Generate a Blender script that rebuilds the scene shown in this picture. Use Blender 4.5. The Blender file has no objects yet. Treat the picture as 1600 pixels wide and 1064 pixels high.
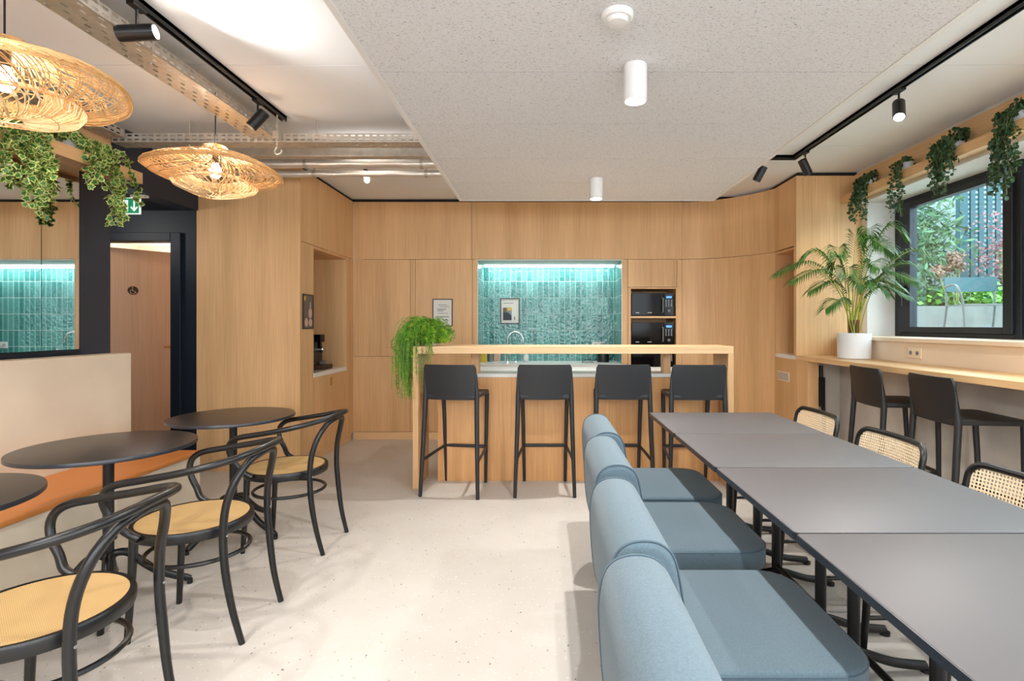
import bpy, math, random
from mathutils import Vector, Matrix, Euler
random.seed(7)
SC = bpy.context.scene
COL = SC.collection
PI = math.pi

# ------------------------------------------------------------------ camera, world, exposure
cam_d = bpy.data.cameras.new('camera')
cam_d.sensor_width = 36.0
cam_d.lens = 820.0 / 1600.0 * 36.0
cam_d.shift_x = -50.0 / 1600.0
cam_d.shift_y = -23.0 / 1600.0
cam_d.clip_start = 0.05
cam = bpy.data.objects.new('camera', cam_d)
COL.objects.link(cam)
cam.location = (0, 0, 1.30)
cam.rotation_euler = (PI / 2, 0, 0)
SC.camera = cam

SC.view_settings.view_transform = 'Standard'
SC.view_settings.look = 'None'
SC.view_settings.gamma = 1.0
SC.view_settings.use_curve_mapping = False
SC.view_settings.exposure = 0.70
SC.cycles.use_denoising = True
SC.cycles.max_bounces = 8
SC.cycles.transparent_max_bounces = 16
SC.cycles.sample_clamp_indirect = 6.0
SC.cycles.caustics_reflective = False
SC.cycles.caustics_refractive = False

world = bpy.data.worlds.new('world')
SC.world = world
world.use_nodes = True
wn = world.node_tree
wn.nodes['Background'].inputs['Color'].default_value = (0.86, 0.93, 1.0, 1)
wn.nodes['Background'].inputs['Strength'].default_value = 5.0


def area(name, loc, sx, sy, power, color=(1, 1, 1), rot=(0, 0, 0)):
    l = bpy.data.lights.new(name, 'AREA')
    l.shape = 'RECTANGLE'; l.size = sx; l.size_y = sy
    l.energy = power; l.color = color
    o = bpy.data.objects.new(name, l); COL.objects.link(o)
    o.location = loc; o.rotation_euler = rot
    return o


# unseen fill light added behind the camera to brighten the room
area('rear_fill_light', (0.3, -1.1, 2.30), 3.6, 1.8, 25, (1.0, 0.98, 0.95))


def spot(name, loc, target, power, angle=60, blend=0.6, size=0.03, color=(1.0, 0.97, 0.92)):
    l = bpy.data.lights.new(name, 'SPOT')
    l.energy = power; l.color = color; l.spot_size = math.radians(angle); l.spot_blend = blend
    l.shadow_soft_size = size
    o = bpy.data.objects.new(name, l); COL.objects.link(o)
    o.location = loc
    d = Vector(target) - Vector(loc)
    o.rotation_euler = d.to_track_quat('-Z', 'Y').to_euler()
    return o


def point(name, loc, power, size=0.05, color=(1.0, 0.88, 0.72)):
    l = bpy.data.lights.new(name, 'POINT')
    l.energy = power; l.color = color; l.shadow_soft_size = size
    o = bpy.data.objects.new(name, l); COL.objects.link(o)
    o.location = loc
    return o


# ------------------------------------------------------------------ materials
def s2l(c):
    return tuple(((v / 255.0) / 12.92 if v / 255.0 <= 0.04045 else (((v / 255.0) + 0.055) / 1.055) ** 2.4) for v in c) + (1.0,)


def mat(name, rgb, rough=0.5, metal=0.0, emit=None, estr=0.0, spec=0.5, bump=None, var=None, sheen=0.0):
    """plain procedural material; bump=(scale,strength), var=(scale,amount) noise variation of the colour"""
    m = bpy.data.materials.new(name); m.use_nodes = True
    nt = m.node_tree; b = nt.nodes['Principled BSDF']
    c = s2l(rgb)
    b.inputs['Base Color'].default_value = c
    b.inputs['Roughness'].default_value = rough
    b.inputs['Metallic'].default_value = metal
    b.inputs['Specular IOR Level'].default_value = spec
    if sheen:
        b.inputs['Sheen Weight'].default_value = sheen
    if emit:
        b.inputs['Emission Color'].default_value = s2l(emit)
        b.inputs['Emission Strength'].default_value = estr
    tc = nt.nodes.new('ShaderNodeTexCoord')
    if var:
        n = nt.nodes.new('ShaderNodeTexNoise'); n.inputs['Scale'].default_value = var[0]; n.inputs['Detail'].default_value = 4
        nt.links.new(tc.outputs['Object'], n.inputs['Vector'])
        r = nt.nodes.new('ShaderNodeValToRGB')
        r.color_ramp.elements[0].position = 0.3; r.color_ramp.elements[1].position = 0.7
        a = var[1]
        r.color_ramp.elements[0].color = tuple(v * (1 - a) for v in c[:3]) + (1,)
        r.color_ramp.elements[1].color = tuple(min(1, v * (1 + a)) for v in c[:3]) + (1,)
        nt.links.new(n.outputs['Fac'], r.inputs['Fac']); nt.links.new(r.outputs['Color'], b.inputs['Base Color'])
    if bump:
        n2 = nt.nodes.new('ShaderNodeTexNoise'); n2.inputs['Scale'].default_value = bump[0]; n2.inputs['Detail'].default_value = 3
        nt.links.new(tc.outputs['Object'], n2.inputs['Vector'])
        bp = nt.nodes.new('ShaderNodeBump'); bp.inputs['Strength'].default_value = bump[1]; bp.inputs['Distance'].default_value = 0.01
        nt.links.new(n2.outputs['Fac'], bp.inputs['Height']); nt.links.new(bp.outputs['Normal'], b.inputs['Normal'])
    return m


def wood(name, rgb, axis='z', rough=0.42, contrast=0.16):
    m = bpy.data.materials.new(name); m.use_nodes = True
    nt = m.node_tree; b = nt.nodes['Principled BSDF']
    b.inputs['Roughness'].default_value = rough
    b.inputs['Specular IOR Level'].default_value = 0.35
    tc = nt.nodes.new('ShaderNodeTexCoord')
    oi = nt.nodes.new('ShaderNodeObjectInfo')
    add = nt.nodes.new('ShaderNodeVectorMath'); add.operation = 'ADD'
    sc_ = nt.nodes.new('ShaderNodeVectorMath'); sc_.operation = 'SCALE'; sc_.inputs['Scale'].default_value = 7.0
    cmb = nt.nodes.new('ShaderNodeCombineXYZ')
    for i in range(3):
        nt.links.new(oi.outputs['Random'], cmb.inputs[i])
    nt.links.new(cmb.outputs[0], sc_.inputs[0])
    nt.links.new(tc.outputs['Object'], add.inputs[0]); nt.links.new(sc_.outputs[0], add.inputs[1])

    def mp(scales):
        k = nt.nodes.new('ShaderNodeMapping')
        k.inputs['Scale'].default_value = scales
        nt.links.new(add.outputs[0], k.inputs['Vector'])
        return k
    if axis == 'z': fine, broad = (90, 90, 2.2), (5, 5, 0.25)
    elif axis == 'x': fine, broad = (2.2, 90, 90), (0.25, 5, 5)
    else: fine, broad = (90, 2.2, 90), (5, 0.25, 5)
    n1 = nt.nodes.new('ShaderNodeTexNoise'); n1.inputs['Scale'].default_value = 1; n1.inputs['Detail'].default_value = 3
    n2 = nt.nodes.new('ShaderNodeTexNoise'); n2.inputs['Scale'].default_value = 1; n2.inputs['Detail'].default_value = 2
    nt.links.new(mp(fine).outputs[0], n1.inputs['Vector']); nt.links.new(mp(broad).outputs[0], n2.inputs['Vector'])
    mx = nt.nodes.new('ShaderNodeMath'); mx.operation = 'MULTIPLY_ADD'
    mx.inputs[1].default_value = 0.42
    nt.links.new(n1.outputs['Fac'], mx.inputs[0])
    m3 = nt.nodes.new('ShaderNodeMath'); m3.operation = 'MULTIPLY'; m3.inputs[1].default_value = 0.58
    nt.links.new(n2.outputs['Fac'], m3.inputs[0]); nt.links.new(m3.outputs[0], mx.inputs[2])
    r = nt.nodes.new('ShaderNodeValToRGB')
    c = s2l(rgb)
    r.color_ramp.elements[0].position = 0.33; r.color_ramp.elements[1].position = 0.67
    r.color_ramp.elements[0].color = (c[0] * (1 - contrast), c[1] * (1 - contrast * 1.35), c[2] * (1 - contrast * 1.8), 1)
    r.color_ramp.elements[1].color = (min(1, c[0] * (1 + contrast)), min(1, c[1] * (1 + contrast)), min(1, c[2] * (1 + contrast)), 1)
    nt.links.new(mx.outputs[0], r.inputs['Fac']); nt.links.new(r.outputs['Color'], b.inputs['Base Color'])
    return m


def math_node(nt, op, a, b=None):
    n = nt.nodes.new('ShaderNodeMath'); n.operation = op
    for i, v in enumerate((a, b)):
        if v is None: continue
        if isinstance(v, (int, float)): n.inputs[i].default_value = v
        else: nt.links.new(v, n.inputs[i])
    return n.outputs[0]


def tile_mat(name, horiz, u0):
    m = bpy.data.materials.new(name); m.use_nodes = True
    nt = m.node_tree; b = nt.nodes['Principled BSDF']
    b.inputs['Specular IOR Level'].default_value = 0.6
    tc = nt.nodes.new('ShaderNodeTexCoord'); sp = nt.nodes.new('ShaderNodeSeparateXYZ')
    nt.links.new(tc.outputs['Object'], sp.inputs[0])
    u = math_node(nt, 'DIVIDE', math_node(nt, 'SUBTRACT', sp.outputs[horiz], u0), 0.0678)
    v = math_node(nt, 'DIVIDE', math_node(nt, 'SUBTRACT', sp.outputs['Z'], 0.224), 0.204)
    fu = math_node(nt, 'FRACT', u); fv = math_node(nt, 'FRACT', v)
    du = math_node(nt, 'MULTIPLY', math_node(nt, 'ABSOLUTE', math_node(nt, 'SUBTRACT', fu, 0.5)), 0.0678)
    dv = math_node(nt, 'MULTIPLY', math_node(nt, 'ABSOLUTE', math_node(nt, 'SUBTRACT', fv, 0.5)), 0.204)
    ju = math_node(nt, 'GREATER_THAN', du, 0.0678 / 2 - 0.0021)
    jv = math_node(nt, 'GREATER_THAN', dv, 0.204 / 2 - 0.0021)
    j = math_node(nt, 'MAXIMUM', ju, jv)
    cu = math_node(nt, 'FLOOR', u); cv = math_node(nt, 'FLOOR', v)
    cm = nt.nodes.new('ShaderNodeCombineXYZ'); nt.links.new(cu, cm.inputs[0]); nt.links.new(cv, cm.inputs[1])
    wnz = nt.nodes.new('ShaderNodeTexWhiteNoise'); nt.links.new(cm.outputs[0], wnz.inputs['Vector'])
    r = nt.nodes.new('ShaderNodeValToRGB')
    r.color_ramp.elements[0].color = s2l((52, 124, 120)); r.color_ramp.elements[1].color = s2l((92, 160, 154))
    nt.links.new(wnz.outputs['Value'], r.inputs['Fac'])
    mx = nt.nodes.new('ShaderNodeMix'); mx.data_type = 'RGBA'
    nt.links.new(j, mx.inputs['Factor']); nt.links.new(r.outputs['Color'], mx.inputs['A'])
    mx.inputs['B'].default_value = s2l((205, 226, 218))
    nt.links.new(mx.outputs['Result'], b.inputs['Base Color'])
    rr = math_node(nt, 'MULTIPLY_ADD', j, 0.5); rr.node.inputs[2].default_value = 0.07
    nt.links.new(rr, b.inputs['Roughness'])
    n = nt.nodes.new('ShaderNodeTexNoise'); n.inputs['Scale'].default_value = 26; n.inputs['Detail'].default_value = 1.5
    nt.links.new(tc.outputs['Object'], n.inputs['Vector'])
    # pillowed edges
    eu = math_node(nt, 'MINIMUM', math_node(nt, 'SUBTRACT', 0.0339, du), 0.004)
    ev = math_node(nt, 'MINIMUM', math_node(nt, 'SUBTRACT', 0.102, dv), 0.004)
    e = math_node(nt, 'MULTIPLY', math_node(nt, 'MINIMUM', eu, ev), 0.35)
    h = math_node(nt, 'MULTIPLY_ADD', n.outputs['Fac'], 0.009); nt.links.new(e, h.node.inputs[2])
    bp = nt.nodes.new('ShaderNodeBump'); bp.inputs['Strength'].default_value = 0.9; bp.inputs['Distance'].default_value = 1.0
    nt.links.new(h, bp.inputs['Height']); nt.links.new(bp.outputs['Normal'], b.inputs['Normal'])
    return m


def speckle_mat(name, base, specks, rough, scale=60, thresh=0.66, stains=None):
    """base colour with several layers of small flecks"""
    m = bpy.data.materials.new(name); m.use_nodes = True
    nt = m.node_tree; b = nt.nodes['Principled BSDF']; b.inputs['Roughness'].default_value = rough
    b.inputs['Specular IOR Level'].default_value = 0.4
    tc = nt.nodes.new('ShaderNodeTexCoord')
    cur = None
    n0 = nt.nodes.new('ShaderNodeTexNoise'); n0.inputs['Scale'].default_value = 1.1; n0.inputs['Detail'].default_value = 6
    n0.inputs['Roughness'].default_value = 0.65
    nt.links.new(tc.outputs['Object'], n0.inputs['Vector'])
    r = nt.nodes.new('ShaderNodeValToRGB')
    c = s2l(base)
    r.color_ramp.elements[0].position = 0.3; r.color_ramp.elements[1].position = 0.7
    a = stains or 0.06
    r.color_ramp.elements[0].color = (c[0] * (1 - a), c[1] * (1 - a * 1.2), c[2] * (1 - a * 1.5), 1)
    r.color_ramp.elements[1].color = tuple(min(1, v * (1 + a)) for v in c[:3]) + (1,)
    nt.links.new(n0.outputs['Fac'], r.inputs['Fac'])
    cur = r.outputs['Color']
    for i, (rgb, s, t, st) in enumerate(specks):
        mp = nt.nodes.new('ShaderNodeMapping'); mp.inputs['Location'].default_value = (3.1 * i, 1.7 * i, 0.3 * i)
        mp.inputs['Scale'].default_value = (st, 1, 1)
        nt.links.new(tc.outputs['Object'], mp.inputs['Vector'])
        n = nt.nodes.new('ShaderNodeTexVoronoi'); n.inputs['Scale'].default_value = s
        nt.links.new(mp.outputs[0], n.inputs['Vector'])
        sm = math_node(nt, 'LESS_THAN', n.outputs['Distance'], 0.22)
        sx = nt.nodes.new('ShaderNodeSeparateXYZ'); nt.links.new(n.outputs['Color'], sx.inputs[0])
        pick = math_node(nt, 'MULTIPLY', sm, math_node(nt, 'GREATER_THAN', sx.outputs[0], t))
        mx = nt.nodes.new('ShaderNodeMix'); mx.data_type = 'RGBA'
        nt.links.new(pick, mx.inputs['Factor']); nt.links.new(cur, mx.inputs['A']); mx.inputs['B'].default_value = s2l(rgb)
        cur = mx.outputs['Result']
    nt.links.new(cur, b.inputs['Base Color'])
    return m


def woodwool_mat(name):
    m = bpy.data.materials.new(name); m.use_nodes = True
    nt = m.node_tree; b = nt.nodes['Principled BSDF']; b.inputs['Roughness'].default_value = 0.95
    b.inputs['Specular IOR Level'].default_value = 0.1
    tc = nt.nodes.new('ShaderNodeTexCoord')
    mp = nt.nodes.new('ShaderNodeMapping'); mp.inputs['Scale'].default_value = (0.45, 1, 1)
    nt.links.new(tc.outputs['Object'], mp.inputs['Vector'])
    n = nt.nodes.new('ShaderNodeTexNoise'); n.inputs['Scale'].default_value = 190; n.inputs['Detail'].default_value = 4
    n.inputs['Roughness'].default_value = 0.6; n.inputs['Distortion'].default_value = 1.2
    nt.links.new(mp.outputs[0], n.inputs['Vector'])
    r = nt.nodes.new('ShaderNodeValToRGB')
    e = r.color_ramp.elements
    e[0].position = 0.30; e[0].color = s2l((122, 118, 114)); e[1].position = 0.42; e[1].color = s2l((222, 221, 222))
    x = r.color_ramp.elements.new(0.72); x.color = s2l((234, 233, 234))
    nt.links.new(n.outputs['Fac'], r.inputs['Fac']); nt.links.new(r.outputs['Color'], b.inputs['Base Color'])
    bp = nt.nodes.new('ShaderNodeBump'); bp.inputs['Strength'].default_value = 0.5; bp.inputs['Distance'].default_value = 0.003
    nt.links.new(n.outputs['Fac'], bp.inputs['Height']); nt.links.new(bp.outputs['Normal'], b.inputs['Normal'])
    return m


def weave_mat(name, light, dark, pitch=0.009):
    m = bpy.data.materials.new(name); m.use_nodes = True
    nt = m.node_tree; b = nt.nodes['Principled BSDF']; b.inputs['Roughness'].default_value = 0.55
    tc = nt.nodes.new('ShaderNodeTexCoord'); sp = nt.nodes.new('ShaderNodeSeparateXYZ')
    mp = nt.nodes.new('ShaderNodeMapping'); mp.inputs['Rotation'].default_value = (0, 0, 0.78)
    nt.links.new(tc.outputs['Object'], mp.inputs['Vector']); nt.links.new(mp.outputs[0], sp.inputs[0])
    k = 2 * PI / pitch
    a = math_node(nt, 'SINE', math_node(nt, 'MULTIPLY', sp.outputs['X'], k))
    c = math_node(nt, 'SINE', math_node(nt, 'MULTIPLY', sp.outputs['Y'], k))
    p = math_node(nt, 'MULTIPLY', a, c)
    r = nt.nodes.new('ShaderNodeValToRGB')
    r.color_ramp.elements[0].position = 0.15; r.color_ramp.elements[0].color = s2l(dark)
    r.color_ramp.elements[1].position = 0.5; r.color_ramp.elements[1].color = s2l(light)
    q = math_node(nt, 'MULTIPLY_ADD', p, 0.5); q.node.inputs[2].default_value = 0.5
    nt.links.new(q, r.inputs['Fac']); nt.links.new(r.outputs['Color'], b.inputs['Base Color'])
    bp = nt.nodes.new('ShaderNodeBump'); bp.inputs['Strength'].default_value = 0.5; bp.inputs['Distance'].default_value = 0.002
    nt.links.new(q, bp.inputs['Height']); nt.links.new(bp.outputs['Normal'], b.inputs['Normal'])
    return m


def glass_mat():
    m = bpy.data.materials.new('window_glass'); m.use_nodes = True
    nt = m.node_tree; nt.nodes.remove(nt.nodes['Principled BSDF'])
    out = nt.nodes['Material Output']
    t = nt.nodes.new('ShaderNodeBsdfTransparent'); t.inputs['Color'].default_value = (0.86, 0.96, 0.97, 1)
    g = nt.nodes.new('ShaderNodeBsdfGlossy'); g.inputs['Roughness'].default_value = 0.02
    lw = nt.nodes.new('ShaderNodeLayerWeight'); lw.inputs['Blend'].default_value = 0.5
    pw = nt.nodes.new('ShaderNodeMath'); pw.operation = 'POWER'; pw.inputs[1].default_value = 4.0
    nt.links.new(lw.outputs['Facing'], pw.inputs[0])
    f = nt.nodes.new('ShaderNodeMath'); f.operation = 'MULTIPLY_ADD'; f.inputs[1].default_value = 0.8; f.inputs[2].default_value = 0.04
    nt.links.new(pw.outputs[0], f.inputs[0])
    mx = nt.nodes.new('ShaderNodeMixShader')
    nt.links.new(f.outputs[0], mx.inputs[0]); nt.links.new(t.outputs[0], mx.inputs[1]); nt.links.new(g.outputs[0], mx.inputs[2])
    nt.links.new(mx.outputs[0], out.inputs['Surface'])
    return m


OAK = (218, 176, 128)
M = {}
M['oak'] = wood('oak_veneer_vertical', OAK, 'z')
M['oak_x'] = wood('oak_veneer_along_x', (226, 188, 142), 'x')
M['oak_y'] = wood('oak_veneer_along_y', (222, 182, 134), 'y')
M['oak_in'] = wood('oak_inside', (214, 168, 120), 'z')
M['oak_door'] = wood('oak_rosy_door', (214, 172, 140), 'z', contrast=0.12)
M['oak_front'] = wood('oak_island_front', (212, 160, 108), 'z', contrast=0.18)
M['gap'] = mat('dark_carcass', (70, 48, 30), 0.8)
M['black_gap'] = mat('black_shadow_gap_board', (25, 24, 24), 0.8)
M['white'] = mat('white_ceiling_paint', (238, 240, 243), 0.85, var=(0.6, 0.03))
M['plaster'] = mat('pale_plaster', (222, 220, 216), 0.8, var=(4, 0.03))
M['cream'] = mat('cream_panel', (236, 216, 190), 0.6, var=(3, 0.03))
M['stone'] = mat('white_worktop_stone', (232, 230, 224), 0.25)
M['concrete'] = mat('beige_concrete', (212, 203, 192), 0.75, var=(5, 0.08), bump=(30, 0.15))
M['fabric_beige'] = mat('beige_textile', (224, 206, 182), 0.8, var=(1.6, 0.10), bump=(400, 0.15))
M['navy'] = mat('navy_wall_paint', (42, 48, 60), 0.55, var=(2, 0.12))
M['navy_dark'] = mat('navy_gloss_frame', (20, 29, 40), 0.5, spec=0.3)
M['tan'] = mat('tan_leather', (206, 128, 62), 0.45, bump=(120, 0.1))
M['mirror'] = mat('mirror_silver', (235, 238, 238), 0.015, 1.0)
M['black'] = mat('black_stained_wood', (18, 17, 17), 0.34, var=(40, 0.15))
M['plastic'] = mat('black_moulded_plastic', (34, 34, 36), 0.48, bump=(300, 0.05))
M['tabletop'] = mat('dark_laminate_top', (82, 79, 80), 0.5, spec=0.5, var=(2.0, 0.04))
M['round_top'] = mat('black_brown_laminate', (48, 42, 40), 0.30, var=(2.0, 0.06))
M['edge'] = mat('black_edge_band', (36, 38, 44), 0.3)
M['metal_black'] = mat('black_powder_coat', (26, 26, 28), 0.35, 0.2)
M['galv'] = mat('galvanised_steel', (190, 182, 170), 0.42, 0.55, var=(20, 0.12))
M['foil'] = mat('foil_duct', (225, 216, 206), 0.3, 0.65, bump=(24, 0.35))
M['chrome'] = mat('chrome', (220, 222, 224), 0.08, 1.0)
M['brass'] = mat('brass', (190, 140, 60), 0.3, 0.9)
M['blue'] = mat('blue_wool', (84, 102, 112), 0.95, var=(220, 0.14), bump=(700, 0.25), sheen=0.15)
M['blue_pipe'] = mat('blue_wool_piping', (74, 92, 102), 0.9)
M['cane'] = mat('natural_cane', (228, 204, 168), 0.6, var=(60, 0.08))
M['weave'] = weave_mat('woven_cane_seat', (206, 170, 114), (128, 92, 50))
M['rattan'] = mat('honey_rattan', (222, 176, 118), 0.6, var=(30, 0.14))
M['rattan_light'] = mat('pale_rattan', (236, 206, 160), 0.6, var=(30, 0.10))
M['fixture_white'] = mat('white_fixture', (232, 230, 228), 0.4)
M['lamp_on'] = mat('lamp_lens_lit', (255, 250, 240), 0.3, emit=(255, 246, 230), estr=30)
M['bulb'] = mat('glowing_bulb', (255, 250, 240), 0.3, emit=(255, 244, 226), estr=16)
M['led'] = mat('led_strip_lit', (255, 255, 255), 0.3, emit=(235, 248, 255), estr=5)
M['glass'] = glass_mat()
M['frame_dark'] = mat('anthracite_aluminium', (38, 40, 47), 0.4, 0.3)
M['paper'] = mat('white_paper', (226, 222, 214), 0.6)
M['ink'] = mat('grey_ink', (96, 96, 98), 0.6)
M['pframe'] = mat('black_picture_frame', (34, 28, 24), 0.4)
M['green1'] = mat('ivy_green', (62, 112, 40), 0.5, var=(25, 0.3))
M['cream_leaf'] = mat('ivy_cream_edge', (196, 206, 120), 0.5, var=(25, 0.15))
M['green2'] = mat('small_round_leaf', (44, 76, 40), 0.45, var=(25, 0.3))
M['green3'] = mat('fern_green', (92, 148, 34), 0.5, var=(9, 0.35))
M['palm'] = mat('palm_leaf', (62, 108, 38), 0.42, var=(12, 0.3))
M['palm_stem'] = mat('palm_stem', (160, 170, 62), 0.5)
M['soil'] = mat('soil', (50, 36, 26), 0.95)
M['stem'] = mat('thin_vine', (132, 134, 78), 0.6)
M['pot'] = mat('white_ceramic_pot', (226, 228, 230), 0.35)
M['green_sign'] = mat('green_exit_sign', (20, 140, 96), 0.4, emit=(20, 150, 100), estr=0.35)
M['sign_white'] = mat('exit_sign_white', (235, 245, 238), 0.4, emit=(235, 245, 238), estr=0.5)
M['mw_black'] = mat('microwave_gloss', (9, 10, 13), 0.08, spec=0.13)
M['mw_side'] = mat('microwave_casing', (22, 22, 24), 0.4)
M['display'] = mat('blue_display', (40, 90, 160), 0.3, emit=(70, 140, 230), estr=1.2)
M['grey_btn'] = mat('grey_buttons', (170, 176, 180), 0.5)
M['tile_x'] = tile_mat('green_tile_back', 'X', -0.757)
M['tile_y'] = tile_mat('green_tile_side', 'Y', 6.58)
M['floor'] = speckle_mat('pale_terrazzo', (196, 190, 183),
                         [((158, 144, 130), 60, 0.93, 1), ((104, 98, 94), 42, 0.972, 1.4), ((212, 206, 198), 52, 0.7, 1)], 0.42, stains=0.075)
M['woodwool'] = woodwool_mat('wood_wool_board')
M['yellow'] = mat('yellow_box', (222, 180, 60), 0.6)
M['pink'] = mat('pinkish_board', (206, 170, 148), 0.6)
M['grey'] = mat('mid_grey', (120, 122, 122), 0.5)
M['clear'] = mat('clear_plastic_soap', (196, 206, 210), 0.15)
M['ext_wall'] = mat('outdoor_wall', (140, 150, 156), 0.9, var=(1.5, 0.1))
M['ext_conc'] = mat('outdoor_planter_concrete', (106, 108, 104), 0.9, var=(6, 0.12))
M['ext_ground'] = mat('outdoor_paving', (176, 176, 172), 0.9)
M['teal'] = mat('teal_metal', (30, 72, 80), 0.5)
M['ext_leaf'] = mat('outdoor_leaf', (76, 112, 78), 0.6, var=(3, 0.35))
M['fern_lime'] = mat('fern_lime', (150, 186, 46), 0.5, var=(9, 0.25))
M['ext_leaf2'] = mat('outdoor_bright_leaf', (96, 146, 56), 0.6, var=(3, 0.3))
M['dry'] = mat('dried_flower', (132, 104, 88), 0.8, var=(12, 0.25))
M['red_leaf'] = mat('reddish_leaf', (146, 98, 98), 0.7, var=(10, 0.3))
M['tube_grey'] = mat('grey_garden_tube', (92, 92, 90), 0.4, 0.3)


# ------------------------------------------------------------------ mesh building
class MB:
    def __init__(s):
        s.v = []; s.f = []; s.m = []

    def add(s, vs, fs, mi=0):
        o = len(s.v)
        s.v += [tuple(p) for p in vs]
        s.f += [tuple(i + o for i in f) for f in fs]
        s.m += [mi] * len(fs)
        return s

    def box(s, x0, x1, y0, y1, z0, z1, mi=0):
        vs = [(x, y, z) for z in (z0, z1) for y in (y0, y1) for x in (x0, x1)]
        return s.add(vs, [(0, 2, 3, 1), (4, 5, 7, 6), (0, 1, 5, 4), (2, 6, 7, 3), (0, 4, 6, 2), (1, 3, 7, 5)], mi)

    def quad(s, a, b, c, d, mi=0):
        return s.add([a, b, c, d], [(0, 1, 2, 3)], mi)

    def loft(s, rings, closed_ring=True, cap=True, loop=False, mi=0):
        n = len(rings[0]); vs = [p for r in rings for p in r]; fs = []
        R = len(rings)
        for i in range(R if loop else R - 1):
            a = i * n; b = ((i + 1) % R) * n
            for k in range(n if closed_ring else n - 1):
                k2 = (k + 1) % n
                fs.append((a + k, a + k2, b + k2, b + k))
        if cap and not loop:
            fs.append(tuple(range(n))[::-1]); fs.append(tuple((R - 1) * n + k for k in range(n)))
        return s.add(vs, fs, mi)

    def tube(s, path, r, n=8, loop=False, mi=0, sx=1.0, cap=True):
        """round tube along a path; r is a number or a list; sx squashes the section sideways"""
        P = [Vector(p) for p in path]; N = len(P)
        rs = r if isinstance(r, (list, tuple)) else [r] * N
        T = []
        for i in range(N):
            if loop: t = P[(i + 1) % N] - P[i - 1]
            else: t = P[min(i + 1, N - 1)] - P[max(i - 1, 0)]
            T.append(t.normalized() if t.length > 1e-9 else Vector((0, 0, 1)))
        up = Vector((0, 0, 1)) if abs(T[0].z) < 0.9 else Vector((0, 1, 0))
        nrm = (up - T[0] * up.dot(T[0])).normalized()
        rings = []
        for i in range(N):
            nrm = (nrm - T[i] * nrm.dot(T[i]))
            nrm = nrm.normalized() if nrm.length > 1e-6 else T[i].orthogonal().normalized()
            bi = T[i].cross(nrm)
            rings.append([P[i] + (nrm * math.cos(2 * PI * k / n) + bi * math.sin(2 * PI * k / n) * sx) * rs[i] for k in range(n)])
        return s.loft(rings, loop=loop, mi=mi, cap=cap)

    def cyl(s, a, b, r, n=16, r2=None, mi=0):
        return s.tube([a, b], [r, r if r2 is None else r2], n, mi=mi)

    def lathe(s, prof, c=(0, 0, 0), n=32, mi=0, cap=True):
        rings = [[(c[0] + r * math.cos(2 * PI * k / n), c[1] + r * math.sin(2 * PI * k / n), c[2] + z) for k in range(n)] for r, z in prof]
        return s.loft(rings, mi=mi, cap=cap)

    def prism(s, poly, fn, d0, d1, mi=0):
        """poly of (a,b), fn(a,b,d)->xyz"""
        return s.loft([[fn(a, b, d0) for a, b in poly], [fn(a, b, d1) for a, b in poly]], mi=mi)

    def build(s, name, mats, parent=None, smooth=False, bevel=0.0, ang=40, seg=2, subsurf=0):
        me = bpy.data.meshes.new(name)
        me.from_pydata(s.v, [], s.f)
        ms = mats if isinstance(mats, (list, tuple)) else [mats]
        for m in ms: me.materials.append(M[m] if isinstance(m, str) else m)
        if len(ms) > 1:
            me.polygons.foreach_set('material_index', s.m)
        if smooth:
            me.polygons.foreach_set('use_smooth', [True] * len(me.polygons))
            me.set_sharp_from_angle(angle=math.radians(ang))
        me.update()
        o = bpy.data.objects.new(name, me); COL.objects.link(o)
        if parent is not None: o.parent = parent
        if bevel:
            b = o.modifiers.new('bevel', 'BEVEL'); b.width = bevel; b.segments = seg; b.limit_method = 'ANGLE'
            b.angle_limit = math.radians(35)
        if subsurf:
            q = o.modifiers.new('sub', 'SUBSURF'); q.levels = subsurf; q.render_levels = subsurf
        return o


def tag(o, label, cat, group=None, kind=None):
    o['label'] = label; o['category'] = cat
    if group: o['group'] = group
    if kind: o['kind'] = kind
    return o


def thing(name, label, cat, loc=(0, 0, 0), rz=0.0, group=None):
    o = bpy.data.objects.new(name, None); COL.objects.link(o)
    o.empty_display_size = 0.1
    o.location = loc; o.rotation_euler = (0, 0, rz)
    return tag(o, label, cat, group)


def struct(name, mb, mats, label=None, **k):
    o = mb.build(name, mats, **k); o['kind'] = 'structure'
    if label: o['label'] = label
    return o


def kids(o):
    return [c for c in COL.objects if c.parent is o]


def dup(root, loc, rz, label):
    r = root.copy(); COL.objects.link(r); r.location = loc; r.rotation_euler = (0, 0, rz); r['label'] = label
    for ch in kids(root):
        c = ch.copy(); COL.objects.link(c); c.parent = r
        for g in kids(ch):
            d = g.copy(); COL.objects.link(d); d.parent = c
    return r


def spline(pts, n=6, loop=False):
    """Catmull-Rom through pts"""
    P = [Vector(p) for p in pts]; out = []
    N = len(P)
    segs = N if loop else N - 1
    for i in range(segs):
        if loop: a, b, c, d = P[i - 1], P[i], P[(i + 1) % N], P[(i + 2) % N]
        else: a, b, c, d = P[max(i - 1, 0)], P[i], P[i + 1], P[min(i + 2, N - 1)]
        for k in range(n):
            t = k / n
            out.append(0.5 * ((2 * b) + (-a + c) * t + (2 * a - 5 * b + 4 * c - d) * t * t + (-a + 3 * b - 3 * c + d) * t ** 3))
    if not loop: out.append(P[-1])
    return out


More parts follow.
